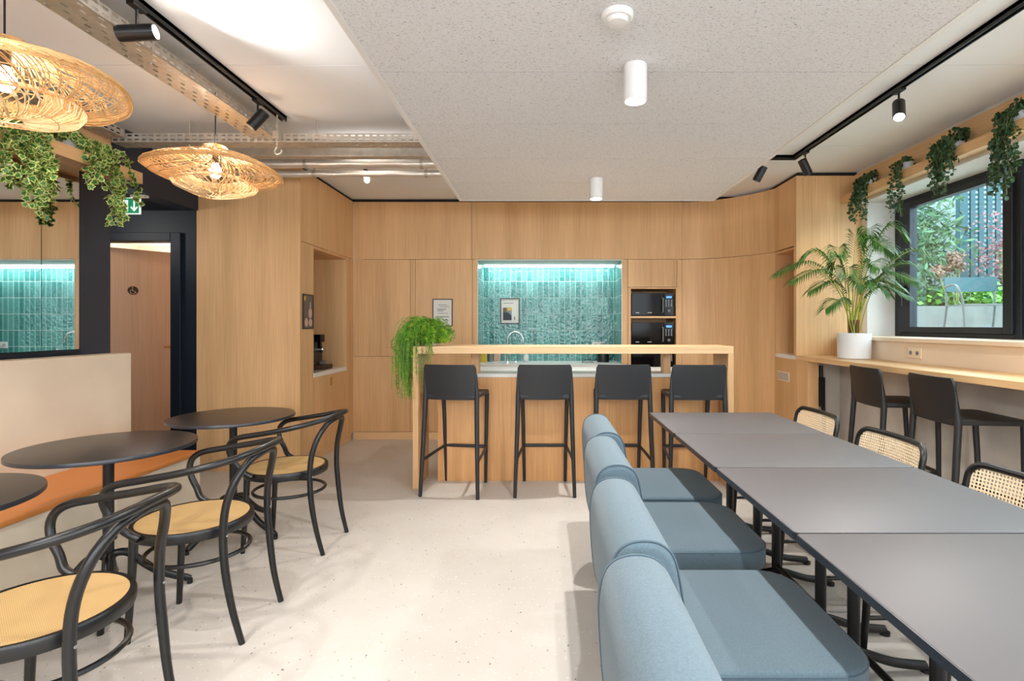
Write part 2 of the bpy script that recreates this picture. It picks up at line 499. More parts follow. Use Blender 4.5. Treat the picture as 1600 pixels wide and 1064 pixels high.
def rrect(x0, x1, y0, y1, r, n=5, rr=None):
    """rounded rectangle outline, ccw; rr optional radii for (x1y1, x0y1, x0y0, x1y0)"""
    R = rr or (r, r, r, r); out = []
    for (cx, cy, a0, q) in ((x1, y1, 0, R[0]), (x0, y1, 90, R[1]), (x0, y0, 180, R[2]), (x1, y0, 270, R[3])):
        sx = 1 if cx == x1 else -1; sy = 1 if cy == y1 else -1
        for k in range(n + 1):
            a = math.radians(a0 + 90 * k / n)
            out.append((cx - sx * q + q * math.cos(a), cy - sy * q + q * math.sin(a)))
    return out


def inset(poly, d):
    n = len(poly); out = []
    for i in range(n):
        a = Vector(poly[i - 1]); b = Vector(poly[i]); c = Vector(poly[(i + 1) % n])
        e1 = (b - a); e2 = (c - b)
        if e1.length < 1e-7: e1 = e2
        if e2.length < 1e-7: e2 = e1
        n1 = Vector((-e1.y, e1.x)).normalized(); n2 = Vector((-e2.y, e2.x)).normalized()
        nn = (n1 + n2)
        nn = nn.normalized() if nn.length > 1e-6 else n1
        out.append((b.x + nn.x * d, b.y + nn.y * d))
    return out


def pillow(mb, poly, fn, d0, d1, r, steps=4, mi=0):
    """extrude ccw poly from d0 to d1 with rounded rims of radius r"""
    rings = []
    for k in range(steps + 1):
        a = PI / 2 * k / steps
        rings.append([fn(p[0], p[1], d0 + r * (1 - math.sin(a))) for p in inset(poly, r * (1 - math.cos(a)))][:])
    rings = rings[::-1] if False else rings
    first = []
    for k in range(steps + 1):
        a = PI / 2 * k / steps            # 0 -> fully inset at d0, PI/2 -> full size at d0+r
        first.append([fn(p[0], p[1], d0 + r * (1 - math.cos(a))) for p in inset(poly, r * (1 - math.sin(a)))])
    last = []
    for k in range(steps, -1, -1):
        a = PI / 2 * k / steps
        last.append([fn(p[0], p[1], d1 - r * (1 - math.cos(a))) for p in inset(poly, r * (1 - math.sin(a)))])
    mb.loft(first + last, mi=mi)
    return mb


def XY(a, b, d): return (a, b, d)
def XZ(a, b, d): return (a, d, b)
def YZ(a, b, d): return (d, a, b)


# ================================================================== STRUCTURE
CZ = 2.75      # ceiling
YB = 6.0       # cabinet fronts at the back
struct('floor', MB().box(-5.2, 3.3, -2.6, 7.2, -0.1, 0.0), 'floor')
cl = MB()
for y0, y1 in ((-2.6, -0.55), (-0.55, 0.75), (0.75, 2.05), (2.05, 2.92), (2.92, 4.23), (4.23, 5.5), (5.5, 7.2)):
    cl.box(-3.09, 3.1, y0 + 0.002, y1 - 0.002, CZ, CZ + 0.1)
cl.box(-3.09, 3.1, -2.6, 7.2, CZ + 0.012, CZ + 0.12)
struct('ceiling', cl, 'white')
struct('wall_back', MB().box(-5.2, 3.4, 7.2, 7.3, 0, 2.87), 'plaster')
struct('wall_rear', MB().box(-3.2, 3.4, -2.7, -2.6, 2.6, 2.87).box(-3.2, 3.4, -2.7, -2.6, 0, 1.1).box(-3.2, -2.9, -2.7, -2.6, 1.1, 2.6).box(3.0, 3.4, -2.7, -2.6, 1.1, 2.6), 'plaster', label='wall behind the camera with an opening added for fill light')  # unseen window band, added so sky light fills the room from behind
for k in range(4):  # bars across the added rear opening
    struct('trim_%d' % (11 + k), MB().box(-2.9 + 1.967 * k - 0.03, -2.9 + 1.967 * k + 0.03, -2.68, -2.62, 1.1, 2.6), 'navy_dark', label='mullion in the added fill light opening behind the camera')
# navy wall with the mirror; bulkhead above corridor opening, corridor shell
struct('wall_left', MB().box(-3.25, -3.09, -2.6, 3.74, 0, CZ + 0.1).box(-3.25, -3.09, 3.74, 4.69, 2.33, CZ + 0.1), 'navy')
struct('ceiling_corridor', MB().box(-4.9, -3.25, 3.2, 4.69, 2.33, 2.43), 'navy_dark')
struct('wall_corridor', MB().box(-4.9, -3.25, 3.5, 3.6, 0, 2.33).box(-5.0, -4.9, 3.5, 4.8, 0, 2.43), 'navy')
struct('wall_door', MB().box(-3.23, -3.11, 4.69, 4.80, 0, 2.43).box(-4.30, -3.23, 4.69, 4.80, 2.13, 2.43).box(-4.9, -4.30, 4.69, 4.80, 0, 2.43), 'navy_dark')
# room beyond the door
struct('wall_washroom', MB().box(-5.2, -3.0, 6.6, 6.7, 0, 2.5).box(-3.2, -3.11, 4.80, 6.6, 0, 2.5).box(-5.2, -5.1, 4.8, 6.6, 0, 2.5), 'cream')
struct('ceiling_washroom', MB().box(-5.2, -3.11, 4.80, 6.6, 2.30, 2.4), 'white')
point('washroom_light', (-4.3, 5.9, 2.1), 22, 0.1, (1, 0.96, 0.92))
point('corridor_fill', (-3.95, 3.95, 2.2), 10, 0.1, (1, 0.95, 0.88))  # unseen lamp, added to brighten the open door leaf
# door
dr = MB().box(-3.32, -3.23, 4.66, 4.80, 0, 2.13).box(-4.30, -4.19, 4.66, 4.80, 0, 2.13).box(-4.19, -3.32, 4.66, 4.80, 2.055, 2.13)
struct('door_frame', dr, 'navy_dark', label='dark navy door frame around the washroom doorway', bevel=0.004)
door = thing('door_1', 'oak washroom door with round wheelchair sign, standing ajar', 'door', (-4.18, 4.84, 0), math.atan2(.771, .637))
door['kind'] = 'structure'
MB().box(0, 0.86, -0.02, 0.02, 0.005, 2.04).build('leaf', 'oak_door', door, bevel=0.002)
h = MB().cyl((0.60, -0.02, 1.09), (0.60, -0.06, 1.09), 0.009).tube([(0.60, -0.058, 1.09), (0.55, -0.058, 1.09)], 0.008)
h.lathe([(0.0, 0), (0.02, 0), (0.02, 0.004), (0, 0.004)], (0.60, -0.03, 1.09)).build('door_handle', 'brass', door, smooth=True)
sg = MB().prism([(0.042 * math.cos(a), 0.042 * math.sin(a)) for a in [2 * PI * k / 28 for k in range(28)]], lambda a, b, d: (0.31 + a, d, 1.64 + b), -0.024, -0.02)
sgo = sg.build('wheelchair_sign', 'gap', door)
ic = MB()
pp = [(0.31 - 0.004 + 0.021 * math.cos(a), -0.027, 1.628 + 0.021 * math.sin(a)) for a in [math.radians(120 + 24 * k) for k in range(11)]]
ic.tube(pp, 0.0028, 6)
ic.tube([(0.304, -0.027, 1.662), (0.306, -0.027, 1.636), (0.322, -0.027, 1.636), (0.328, -0.027, 1.618), (0.336, -0.027, 1.62)], 0.0032, 6)
ic.lathe([(0.001, -.006), (0.006, 0), (0.001, .006)], (0.304, -0.027, 1.672), 10)
ic.build('wheelchair_symbol', 'pink', sgo, smooth=True)

# wall on the window side. reveal plane X=3.255 for windows, concrete below, cream apron
XW = 3.255
struct('wall_right', MB().box(2.80, 3.4, -2.6, 4.95, 0, 1.0)
       .box(3.30, 3.4, 4.872, 4.95, 1.0, 2.87).box(3.0, 3.4, 4.95, 7.2, 1.0, 2.87)
       .box(2.95, 3.4, -2.6, 4.95, 2.50, 2.87), 'concrete', label='concrete wall below the window counter')
pj = MB()
for y in (4.35, 3.55, 2.75, 1.95): pj.box(2.788, 2.80, y - 0.79, y - 0.006, 0.0, 0.98)
pj.box(2.788, 2.80, 4.356, 4.95, 0, 0.98)
struct('trim_1', pj, 'concrete', label='concrete cladding slabs below the window counter', bevel=0.003)
struct('wall_window_apron', MB().box(2.80, 3.30, -2.6, 4.95, 1.0, 1.175), 'cream', label='cream strip of wall between counter and window sill')
struct('window_sill', MB().box(2.775, XW + 0.02, -2.6, 4.95, 1.175, 1.205), 'cream', bevel=0.003)
struct('wall_reveal', MB().box(3.0, XW + 0.05, 4.87, 4.95, 1.205, 2.50), 'plaster', label='white side of the window recess')
struct('window_soffit', MB().box(2.95, XW + 0.06, -2.6, 4.95, 2.44, 2.50), 'plaster', label='white top of the window recess')

# windows
def window(idx, y0, y1):
    w = thing('window_%d' % idx, 'anthracite framed window with garden view' if idx == 1 else 'further anthracite window pane at the right edge', 'window')
    w['kind'] = 'structure'
    fr = MB()
    z0, z1 = 1.205, 2.44
    fr.box(XW, XW + 0.07, y1 - 0.09, y1, z0, z1).box(XW, XW + 0.07, y0, y0 + 0.05, z0, z1)
    fr.box(XW, XW + 0.07, y0 + 0.05, y1 - 0.09, z0, z0 + 0.035).box(XW, XW + 0.07, y0 + 0.05, y1 - 0.09, z1 - 0.045, z1)
    fr.build('window_frame', 'frame_dark', w, bevel=0.004)
    sa = MB()
    a0, a1, b0, b1 = y0 + 0.05, y1 - 0.09, z0 + 0.035, z1 - 0.045
    t = 0.075
    sa.box(XW - 0.02, XW + 0.05, a1 - t - 0.06, a1, b0, b1).box(XW - 0.02, XW + 0.05, a0, a0 + t, b0, b1)
    sa.box(XW - 0.02, XW + 0.05, a0 + t, a1 - t - 0.06, b0, b0 + 0.05).box(XW - 0.02, XW + 0.05, a0 + t, a1 - t - 0.06, b1 - 0.05, b1)
    sa.build('sash', 'frame_dark', w, bevel=0.004)
    MB().box(XW + 0.012, XW + 0.018, a0 + t, a1 - t - 0.06, b0 + 0.05, b1 - 0.05).build('pane', 'glass', w)
    hd = MB().box(XW - 0.035, XW - 0.02, a1 - 0.09, a1 - 0.06, 1.52, 1.66).tube([(XW - 0.05, a1 - 0.075, 1.60), (XW - 0.05, a1 - 0.075, 1.48)], 0.009)
    hd.build('handle', 'metal_black', w, smooth=True)
    return w


window(1, 3.58, 4.87)
window(2, 2.25, 3.56)
window(3, 0.93, 2.23)
window(4, -0.40, 0.91)

# shadow gap strip at the back under the ceiling
gapm = MB().box(-2.2, 1.6, YB + 0.02, YB + 0.06, 2.70, CZ).box(-2.24, -2.2, 4.71, 6.05, 2.70, CZ).box(-3.09, -2.2, 4.71, 4.76, 2.70, CZ)
struct('trim_2', gapm, 'black_gap', label='black shadow gap above the oak cabinets')


# ================================================================== BACK CABINETS
def px(x, y): return (x - 850) / 820.0 * y
def pz(y_px, Y): return 1.3 + (509 - y_px) * Y / 820.0


ZS = 2.06      # seam between tall and overhead cabinets
g = 0.0022
TOP = 2.715
CX = [px(553, YB), px(641, YB), px(649, YB), px(738, YB), px(746, YB), px(972, YB), px(981, YB), px(1058, YB), px(1062, YB)]
XC = px(1066, YB)
CX[0] = -2.1815
xs = [CX[0], px(737, YB), XC]
for i, lb in enumerate(('oak overhead cabinet in the left corner, left of the tiled alcove', 'wide oak overhead cabinet directly above the green tiled alcove')):
    c = thing('overhead_cabinet', lb, 'cabinet', group='oak overhead cabinets along the back wall')
    MB().box(xs[i] + g, xs[i + 1] - g, YB + 0.02, YB + 0.55, ZS + 0.04, TOP - 0.012).build('body', 'gap', c)
    MB().box(xs[i] + g, xs[i + 1] - g, YB, YB + 0.02, ZS + g, TOP).build('door', 'oak', c)

# curved end
def curve_pts(n=18):
    p0, p1, p2 = Vector((XC, YB)), Vector((2.02, YB)), Vector((2.38, 5.41))
    p15 = Vector((2.27, 5.82))
    out = []
    for k in range(n + 1):
        t = k / n
        out.append((1 - t) ** 3 * p0 + 3 * (1 - t) ** 2 * t * Vector((1.86, YB)) + 3 * (1 - t) * t * t * Vector((2.20, 5.78)) + t ** 3 * p2)
    return out


def curved_panel(z0, z1, a=0.0, b=0.0, th=0.02):
    pts = curve_pts()
    n = len(pts); ring_f = []; ring_b = []
    mb = MB(); rings = []
    for i, p in enumerate(pts):
        t = (pts[min(i + 1, n - 1)] - pts[max(i - 1, 0)]).normalized()
        nn = Vector((-t.y, t.x))   # pointing away from room
        if nn.y < 0 and abs(nn.y) > abs(nn.x): nn = -nn
        if nn.x < 0 and abs(nn.x) > abs(nn.y): nn = -nn
        q = p + nn * th
        rings.append([(p.x, p.y, z0), (p.x, p.y, z1), (q.x, q.y, z1), (q.x, q.y, z0)])
    return mb.loft(rings)


c = thing('curved_overhead_cabinet', 'curved oak overhead cabinet rounding the right back corner', 'cabinet')
curved_panel(ZS + g, TOP).build('door', 'oak', c, smooth=True)
MB().box(XC + 0.04, 2.7, 6.12, 6.3, ZS, TOP - 0.02).build('body', 'gap', c)
c = thing('curved_tall_cabinet', 'tall curved oak cabinet front right of the microwaves', 'cabinet')
curved_panel(0.09, ZS - g).build('door', 'oak', c, smooth=True)
MB().box(XC + 0.04, 2.7, 6.12, 6.3, 0.0, ZS - 0.02).build('body', 'gap', c)

zd = pz(557, YB)
c = thing('tall_cabinet', 'tall oak cabinet with two stacked doors in the left back corner', 'cabinet')
MB().box(CX[0] + g, CX[1] - g, YB + 0.02, YB + 0.58, 0.0, ZS - 0.01).build('body', 'gap', c)
MB().box(CX[0] + g, CX[1] - g, YB, YB + 0.02, zd + g, ZS - g).build('door', 'oak', c)
MB().box(CX[0] + g, CX[1] - g, YB, YB + 0.02, 0.09, zd - g).build('door', 'oak', c)
MB().box(CX[0] + g, CX[2] - g, YB + 0.003, YB + 0.02, 0.0, 0.085).build('plinth', 'oak_x', c)
c = thing('tall_cabinet', 'tall oak cabinet with one full height door behind the bushy green plant', 'cabinet')
MB().box(CX[1] + g, CX[3] - g, YB + 0.02, YB + 0.58, 0.0, ZS - 0.01).build('body', 'gap', c)
MB().box(CX[1] + g, CX[2] - g, YB, YB + 0.02, 0.09, ZS - g).build('filler', 'oak', c)
dd = MB().box(CX[2] + g, CX[3] - g, YB, YB + 0.02, 0.09, ZS - g).build('door', 'oak', c)
MB().box(CX[3] - 0.012, CX[3] + 0.006, YB - 0.012, YB, pz(559, YB), pz(552, YB)).build('handle', 'brass', dd)
MB().box(CX[2] + g, CX[6] - g, YB + 0.003, YB + 0.02, 0.0, 0.085).build('plinth', 'oak_x', c)

# tiled alcove
YT = 6.58
xl, xr = CX[4], CX[5]
struct('wall_tiled', MB().box(xl - 0.02, xr + 0.02, YT, YT + 0.05, 0.86, ZS), 'tile_x', label='glossy green tile wall at the back of the alcove')
struct('wall_tiled_sides', MB().box(xl - 0.02, xl, YB + 0.02, YT, 0.86, ZS).box(xr, xr + 0.02, YB + 0.02, YT, 0.86, ZS), 'tile_y', label='glossy green tiled sides of the alcove')
struct('ceiling_alcove', MB().box(xl - 0.02, xr + 0.02, YB + 0.02, YT, ZS - 0.004, ZS + 0.01), 'plaster')
struct('trim_3', MB().box(CX[3] + g, xl, YB, YB + 0.02, 0.865, ZS - g).box(xr, CX[6] - g, YB, YB + 0.02, 0.865, ZS - g), 'oak', label='oak frame on both sides of the alcove')
struct('trim_4', MB().box(xl, xl + 0.006, YB - 0.004, YB + 0.02, 0.865, ZS).box(xr - 0.006, xr, YB - 0.004, YB + 0.02, 0.865, ZS).box(xl, xr, YB - 0.004, YB + 0.02, ZS - 0.012, ZS - 0.004), 'galv', label='slim metal edge around the tiled alcove')
led = thing('led_strip', 'bright white linear light under the top of the tiled alcove', 'light')
MB().box(xl + 0.02, xr - 0.02, YT - 0.06, YT - 0.03, ZS - 0.03, ZS - 0.012).build('diffuser', 'led', led)
area('led_strip_light', ((xl + xr) / 2, YT - 0.10, ZS - 0.045), xr - xl - 0.1, 0.02, 4.5, (0.95, 0.99, 1.0))

# worktop and base cabinet in alcove
tag(MB().box(CX[3] + 0.01, CX[6] - 0.01, YB - 0.01, YT, 0.82, 0.86).build('worktop', 'stone', bevel=0.004), 'white stone worktop along the foot of the green tiles', 'worktop')
c = thing('base_cabinet', 'oak base cabinet under the white worktop, behind the island', 'cabinet')
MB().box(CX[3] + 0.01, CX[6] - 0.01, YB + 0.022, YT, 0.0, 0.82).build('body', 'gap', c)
for k in range(3):
    a = CX[3] + 0.012 + k * 0.6
    MB().box(a, a + 0.596, YB, YB + 0.02, 0.09, 0.815).build('door', 'oak', c)

# microwave cabinet
YM = YB
c = thing('microwave_cabinet', 'oak cabinet column holding the black microwaves', 'cabinet')
mz = [pz(449, YB), pz(494, YB), pz(540, YB), pz(580, YB)]
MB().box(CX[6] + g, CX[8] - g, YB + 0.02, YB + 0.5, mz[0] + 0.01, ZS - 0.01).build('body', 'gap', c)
MB().box(CX[6] + g, CX[7] - g, YB, YB + 0.02, mz[0] + 0.004, ZS - g).build('door', 'oak', c)
f = MB().box(CX[6] + g, CX[6] + 0.035, YB, YB + 0.5, 0.09, mz[0]).box(CX[7] - 0.012, CX[7] + g, YB, YB + 0.5, 0.09, mz[0]).box(CX[7] + g, XC - g, YB, YB + 0.5, 0.09, ZS - g)
f.box(CX[6] + 0.035, CX[7] - 0.012, YB, YB + 0.5, mz[0] - 0.016, mz[0]).box(CX[6] + 0.035, CX[7] - 0.012, YB + 0.49, YB + 0.5, 0.3, mz[0] - 0.016)
f.build('carcass', 'oak', c, bevel=0.001)
for z in (pz(495.5, YB), pz(541.5, YB), pz(581, YB)):
    MB().box(CX[6] + 0.036, CX[7] - 0.013, YB, YB + 0.48, z - 0.011, z + 0.011).build('shelf', 'oak_x', c)
MB().box(CX[6] + 0.036, CX[7] - 0.013, YB, YB + 0.02, 0.09, pz(583, YB)).build('door', 'oak', c)


def microwave(zb, label):
    x0, x1 = CX[6] + 0.048, CX[7] - 0.03
    m_ = thing('microwave', label, 'microwave', ((x0 + x1) / 2, YB + 0.22, zb), group='black microwaves stacked in the oak cabinet')
    W = (x1 - x0) / 2; H = 0.265; F = -0.19
    MB().box(-W, W, F + 0.012, 0.2, 0.008, H).build('casing', 'mw_side', m_, bevel=0.006)
    MB().box(-W, W * 0.52, F, F + 0.012, 0.01, H).build('door', 'mw_black', m_, bevel=0.003)
    hnd = MB().tube([(W * 0.46, F - 0.001, 0.045), (W * 0.46, F - 0.03, 0.05), (W * 0.46, F - 0.03, H - 0.06), (W * 0.46, F - 0.001, H - 0.055)], 0.009, 8)
    hnd.build('handle', 'grey', m_, smooth=True)
    pn = MB().box(W * 0.53, W, F, F + 0.012, 0.01, H).build('control_panel', 'mw_black', m_, bevel=0.002)
    MB().box(W * 0.64, W * 0.90, F - 0.0015, F, H - 0.058, H - 0.034).build('display', 'display', pn)
    bt = MB()
    for r_ in range(5):
        for q in range(3):
            bt.box(W * (0.60 + 0.13 * q), W * (0.66 + 0.13 * q), F - 0.001, F, H - 0.085 - 0.017 * r_, H - 0.077 - 0.017 * r_)
    bt.build('buttons', 'grey_btn', pn)
    MB().tube([(W * 0.76, F, 0.062), (W * 0.76, F - 0.014, 0.062)], 0.016, 20).build('dial', 'grey', pn, smooth=True)
    lg = MB().box(-W * 0.80, -W * 0.64, F - 0.001, F, 0.036, 0.044).box(-W * 0.25, -W * 0.05, F - 0.001, F, 0.038, 0.044)
    lg.build('marking', 'paper', m_)
    return m_


microwave(pz(495.5, YB) + 0.011, 'black microwave in the upper opening of the oak column')
microwave(pz(541.5, YB) + 0.011, 'black microwave in the middle opening, just above bar height')
microwave(pz(581, YB) + 0.011, 'black microwave in the lowest opening, seen below the bar shelf')

# ================================================================== LEFT CORNER CABINETS (plane X=-2.18)
XL = -2.18
YL = 4.69
n0, n1 = 4.966, 5.785
zc = 0.85
c = thing('overhead_cabinet', 'oak overhead cabinet above the coffee nook on the left', 'cabinet', group='oak overhead cabinets along the back wall')
MB().box(XL - 0.55, XL - 0.02, YL + 0.03, YB + 0.015, ZS + 0.012, TOP - 0.012).build('body', 'gap', c)
MB().box(XL - 0.02, XL, YL + 0.02, YB - g, ZS + g, TOP).build('door', 'oak', c)
c = thing('coffee_nook_cabinet', 'oak cabinet with an open nook and white shelf on the left', 'cabinet')
MB().box(XL - 0.02, XL, YL + 0.02, n0, 0.09, ZS - g).box(XL - 0.6, XL - 0.02, n0 - 0.02, n0, zc, ZS - g).build('side_panel', 'oak', c)
MB().box(XL - 0.02, XL, n1, YB - g, 0.09, ZS - g).box(XL - 0.6, XL - 0.02, n1, n1 + 0.02, zc, ZS - g).build('side_panel', 'oak', c)
MB().box(XL - 0.62, XL - 0.6, n0, n1, zc, ZS - g).build('back_panel', 'oak_in', c)
MB().box(XL - 0.6, XL - 0.02, n0, n1, ZS - 0.03, ZS - 0.01).box(XL - 0.02, XL, n0, n1, ZS - 0.03, ZS - g).build('nook_top', 'oak_in', c)
MB().box(XL - 0.6, XL + 0.004, n0 + 0.001, n1 - 0.001, zc - 0.04, zc).build('shelf', 'stone', c)
dd = MB().box(XL - 0.02, XL, n0 + 0.002, n1 - 0.002, 0.09, zc - 0.043).build('door', 'oak', c)
MB().box(XL, XL + 0.012, 5.36, 5.372, pz(602, 5.37), pz(589, 5.37)).build('handle', 'brass', dd)
MB().box(XL - 0.04, XL - 0.02, YL + 0.02, YB - g, 0.0, 0.088).build('plinth', 'oak_y', c)
MB().box(XL - 0.6, XL - 0.045, YL + 0.03, YB - 0.01, 0.0, 0.8).build('body', 'gap', c)
tag(MB().box(-3.105, XL, YL, YL + 0.02, 0.0, TOP).build('end_panel', 'oak'), 'broad oak end panel beside the dark washroom doorway', 'panel')

# ================================================================== RIGHT SIDE CABINETS (plane X=2.38)
XR = 2.38
YP = 4.95
ZN = 1.017
c = thing('overhead_cabinet', 'narrow oak overhead cabinet above the small right nook', 'cabinet', group='oak overhead cabinets along the back wall')
MB().box(XR + 0.02, XR + 0.5, YP + 0.03, 5.42, ZS + 0.012, TOP - 0.012).build('body', 'gap', c)
MB().box(XR, XR + 0.02, YP + 0.05, 5.41 - g, ZS + g, TOP).build('door', 'oak', c)
c = thing('nook_cabinet', 'narrow oak cabinet with open nook and vent grille at right', 'cabinet')
MB().box(XR + 0.45, XR + 0.47, YP + 0.05, 5.41, ZN, ZS).build('back_panel', 'oak_in', c)
MB().box(XR, XR + 0.45, 5.39, 5.41, 0.09, ZS - g).build('side_panel', 'oak_in', c)
MB().box(XR + 0.0, XR + 0.45, YP + 0.05, 5.39, ZS - 0.03, ZS - 0.008).build('nook_top', 'oak_in', c)
MB().box(XR - 0.006, XR + 0.45, YP + 0.05, 5.388, ZN - 0.035, ZN).build('shelf', 'stone', c)
dd = MB().box(XR, XR + 0.02, YP + 0.05, 5.388, 0.09, ZN - 0.04).build('door', 'oak', c)
MB().box(XR, XR + 0.1, YP + 0.001, YP + 0.046, 0.0, ZN - 0.04).build('filler', 'oak', c)
vg = MB().box(XR - 0.005, XR, 5.09, 5.34, 0.755, 0.845)
vo = vg.build('vent_grille', 'cream', dd)
sl = MB()
for k in range(9): 
    for r_ in range(4): sl.box(XR - 0.0065, XR - 0.005, 5.105 + k * 0.026, 5.119 + k * 0.026, 0.766 + r_ * 0.018, 0.778 + r_ * 0.018)
sl.build('slot', 'grey', vo)
tag(MB().box(XR, 3.0, YP, YP + 0.05, ZN - 0.001, TOP).build('end_panel', 'oak'), 'tall oak panel behind the potted palm, left of the window', 'panel')
struct('trim_5', MB().box(XR + 0.103, 3.3, YP + 0.001, YP + 0.05, 0.0, 0.97), 'concrete', label='concrete face under the far end of the window counter')
struct('trim_6', MB().box(1.6, 2.4, 5.9, 6.1, TOP + 0.001, CZ).box(XR + 0.02, 3.0, YP + 0.02, 5.9, TOP + 0.001, CZ), 'black_gap')

# window counter
c = thing('window_counter', 'long oak counter below the window, carrying the potted palm', 'counter')
MB().box(XR, 2.795, -2.5, YP - 0.003, 0.978, 1.02).build('counter_top', 'oak_y', c, bevel=0.003)
MB().box(XR + 0.002, XR + 0.10, 4.74, YP - 0.003, 0.0, 0.977).build('end_support', 'oak', c)
cb = MB().tube(spline([(2.585, 4.90, 0.93), (2.59, 4.9, 0.7), (2.585, 4.9, 0.62), (2.61, 4.9, 0.5), (2.62, 4.9, 0.05)], 5), 0.018, 8)
cb.box(2.555, 2.61, 4.87, 4.93, 0.55, 0.82)
tag(cb.build('cable_duct', 'metal_black', smooth=True), 'black cable bundle hanging under the far end of the window counter', 'cable')
so = thing('wall_socket', 'cream double socket above the window counter', 'socket', (2.799, 3.96, 1.095))
MB().box(-0.008, 0, -0.075, 0.075, -0.04, 0.04).build('plate', 'cream', so, bevel=0.003)
MB().cyl((-0.010, 0.035, 0), (-0.007, 0.035, 0), 0.016).cyl((-0.010, -0.035, 0), (-0.007, -0.035, 0), 0.016).build('outlet', 'grey', so)

# ================================================================== CEILING PANEL
cp = thing('acoustic_ceiling_panel', 'large suspended wood wool ceiling panel in the middle of the room', 'ceiling panel', (0, 0, 0))
PZ = 2.425
ys = [4.73 - 0.6 * k for k in range(13)]
for k in range(12):
    MB().box(-0.735, 1.502, ys[k + 1] + 0.003, ys[k] - 0.003 - (0.02 if k == 0 else 0), PZ + 0.001, PZ + 0.05).build('board', 'woodwool', cp)
MB().box(-0.734, 1.501, ys[-1], 4.709, PZ + 0.051, PZ + 0.056).build('backing', 'black_gap', cp)
tr = MB().box(-0.762, -0.735, ys[-1], 4.73, PZ - 0.002, PZ + 0.055).box(1.502, 1.529, ys[-1], 4.73, PZ - 0.002, PZ + 0.055).box(-0.735, 1.502, 4.71, 4.73, PZ - 0.002, PZ + 0.055)
tr.build('edge_trim', 'fixture_white', cp)
for x in (-0.4, 1.2):
    for y in (4.2, 2.4, 0.6): MB().cyl((x, y, PZ + 0.05), (x, y, CZ), 0.004, 6).build('hanger_rod', 'galv', cp)

smk = thing('smoke_detector', 'round white smoke detector under the ceiling panel', 'smoke detector', (0.265, 1.895, PZ))
MB().lathe([(0.0, 0), (0.058, 0), (0.058, -0.012), (0.05, -0.02), (0.0, -0.02)]).build('base', 'fixture_white', smk, smooth=True, ang=30)
MB().lathe([(0.0, -0.019), (0.04, -0.02), (0.034, -0.034), (0.0, -0.038)]).build('sensor', 'fixture_white', smk, smooth=True)


def downlight(x, y, label, power):
    d = thing('surface_downlight', label, 'ceiling light', (x, y, PZ), group='white cylinder downlights under the ceiling panel')
    r = 0.05; hh = 0.155
    pr = [(0.0, 0.0), (r, 0.0), (r, -hh), (r - 0.006, -hh), (r - 0.008, -hh + 0.02)]
    MB().lathe(pr, n=40, cap=False).build('housing', 'fixture_white', d, smooth=True, ang=30)
    MB().lathe([(0.0, -hh + 0.014), (r - 0.009, -hh + 0.014), (r - 0.009, -hh + 0.02), (0.0, -hh + 0.02)], n=32).build('lens', 'lamp_on', d)
    spot('downlight_beam', (x, y, PZ - hh - 0.005), (x, y, 0), power, 130, 0.9, 0.02, (1, 0.98, 0.95))
    return d


downlight(0.395, 2.27, 'white cylinder downlight beside the smoke detector', 80)
downlight(0.40, 4.02, 'white cylinder downlight at the far edge of the ceiling panel', 75)
for y in (0.45, -1.3):
    spot('downlight_beam', (0.4, y, PZ - 0.16), (0.4, y, 0), 75, 130, 0.9, 0.02, (1, 0.98, 0.95))


# ================================================================== TRACK LIGHTS
def track(name, pts, label):
    t = thing(name, label, 'light track')
    for a, b in zip(pts[:-1], pts[1:]):
        x0, x1 = sorted((a[0], b[0])); y0, y1 = sorted((a[1], b[1]))
        m_ = MB()
        w = 0.0175
        m_.box(x0 - w, x0 - w + 0.008, y0 - w, y1 + w, CZ - 0.035, CZ) if x0 == x1 else m_.box(x0 - w, x1 + w, y0 - w, y0 - w + 0.008, CZ - 0.035, CZ)
        m_.box(x1 + w - 0.008, x1 + w, y0 - w, y1 + w, CZ - 0.035, CZ) if x0 == x1 else m_.box(x0 - w, x1 + w, y1 + w - 0.008, y1 + w, CZ - 0.035, CZ)
        m_.box(x0 - w, x1 + w, y0 - w, y1 + w, CZ - 0.02, CZ - 0.001)
        m_.build('rail', 'metal_black', t)
    return t


track('track_rail', [(-1.80, -2.4), (-1.80, 3.62)], 'black lighting track on the left part of the ceiling')
track('track_rail', [(2.13, -2.4), (2.13, 4.47), (1.60, 4.47)], 'black lighting track on the right part of the ceiling')


def track_spot(x, y, d, label, power, lit, drop=0.10, L=0.13, R=0.034, ang=70, target=None):
    """d: direction the head points to"""
    t = thing('track_spotlight', label, 'spotlight', (x, y, CZ - 0.035), group='black cylinder spotlights on the tracks')
    MB().box(-0.016, 0.016, -0.04, 0.04, -0.014, 0.0).build('adapter', 'metal_black', t)
    MB().cyl((0, 0, -0.014), (0, 0, -drop), 0.006, 8).build('arm', 'metal_black', t)
    D = Vector(d).normalized(); c0 = Vector((0, 0, -drop - 0.02)); a = c0 - D * L / 2; b = c0 + D * L / 2
    hd_ = MB().tube([a, a + D * 0.001, b - D * 0.001, b], [R * 0.94, R, R, R * 0.94], 28)
    ho = hd_.build('head', 'metal_black', t, smooth=True, ang=30)
    MB().tube([b - D * 0.004, b + D * 0.002], R * 0.82, 24).build('lens', 'lamp_on' if lit else 'grey', ho)
    p = Vector((x, y, CZ - 0.035)) + b + D * 0.012
    if power: spot('track_beam', p, p + D, power, ang, 0.7, 0.03)
    return t


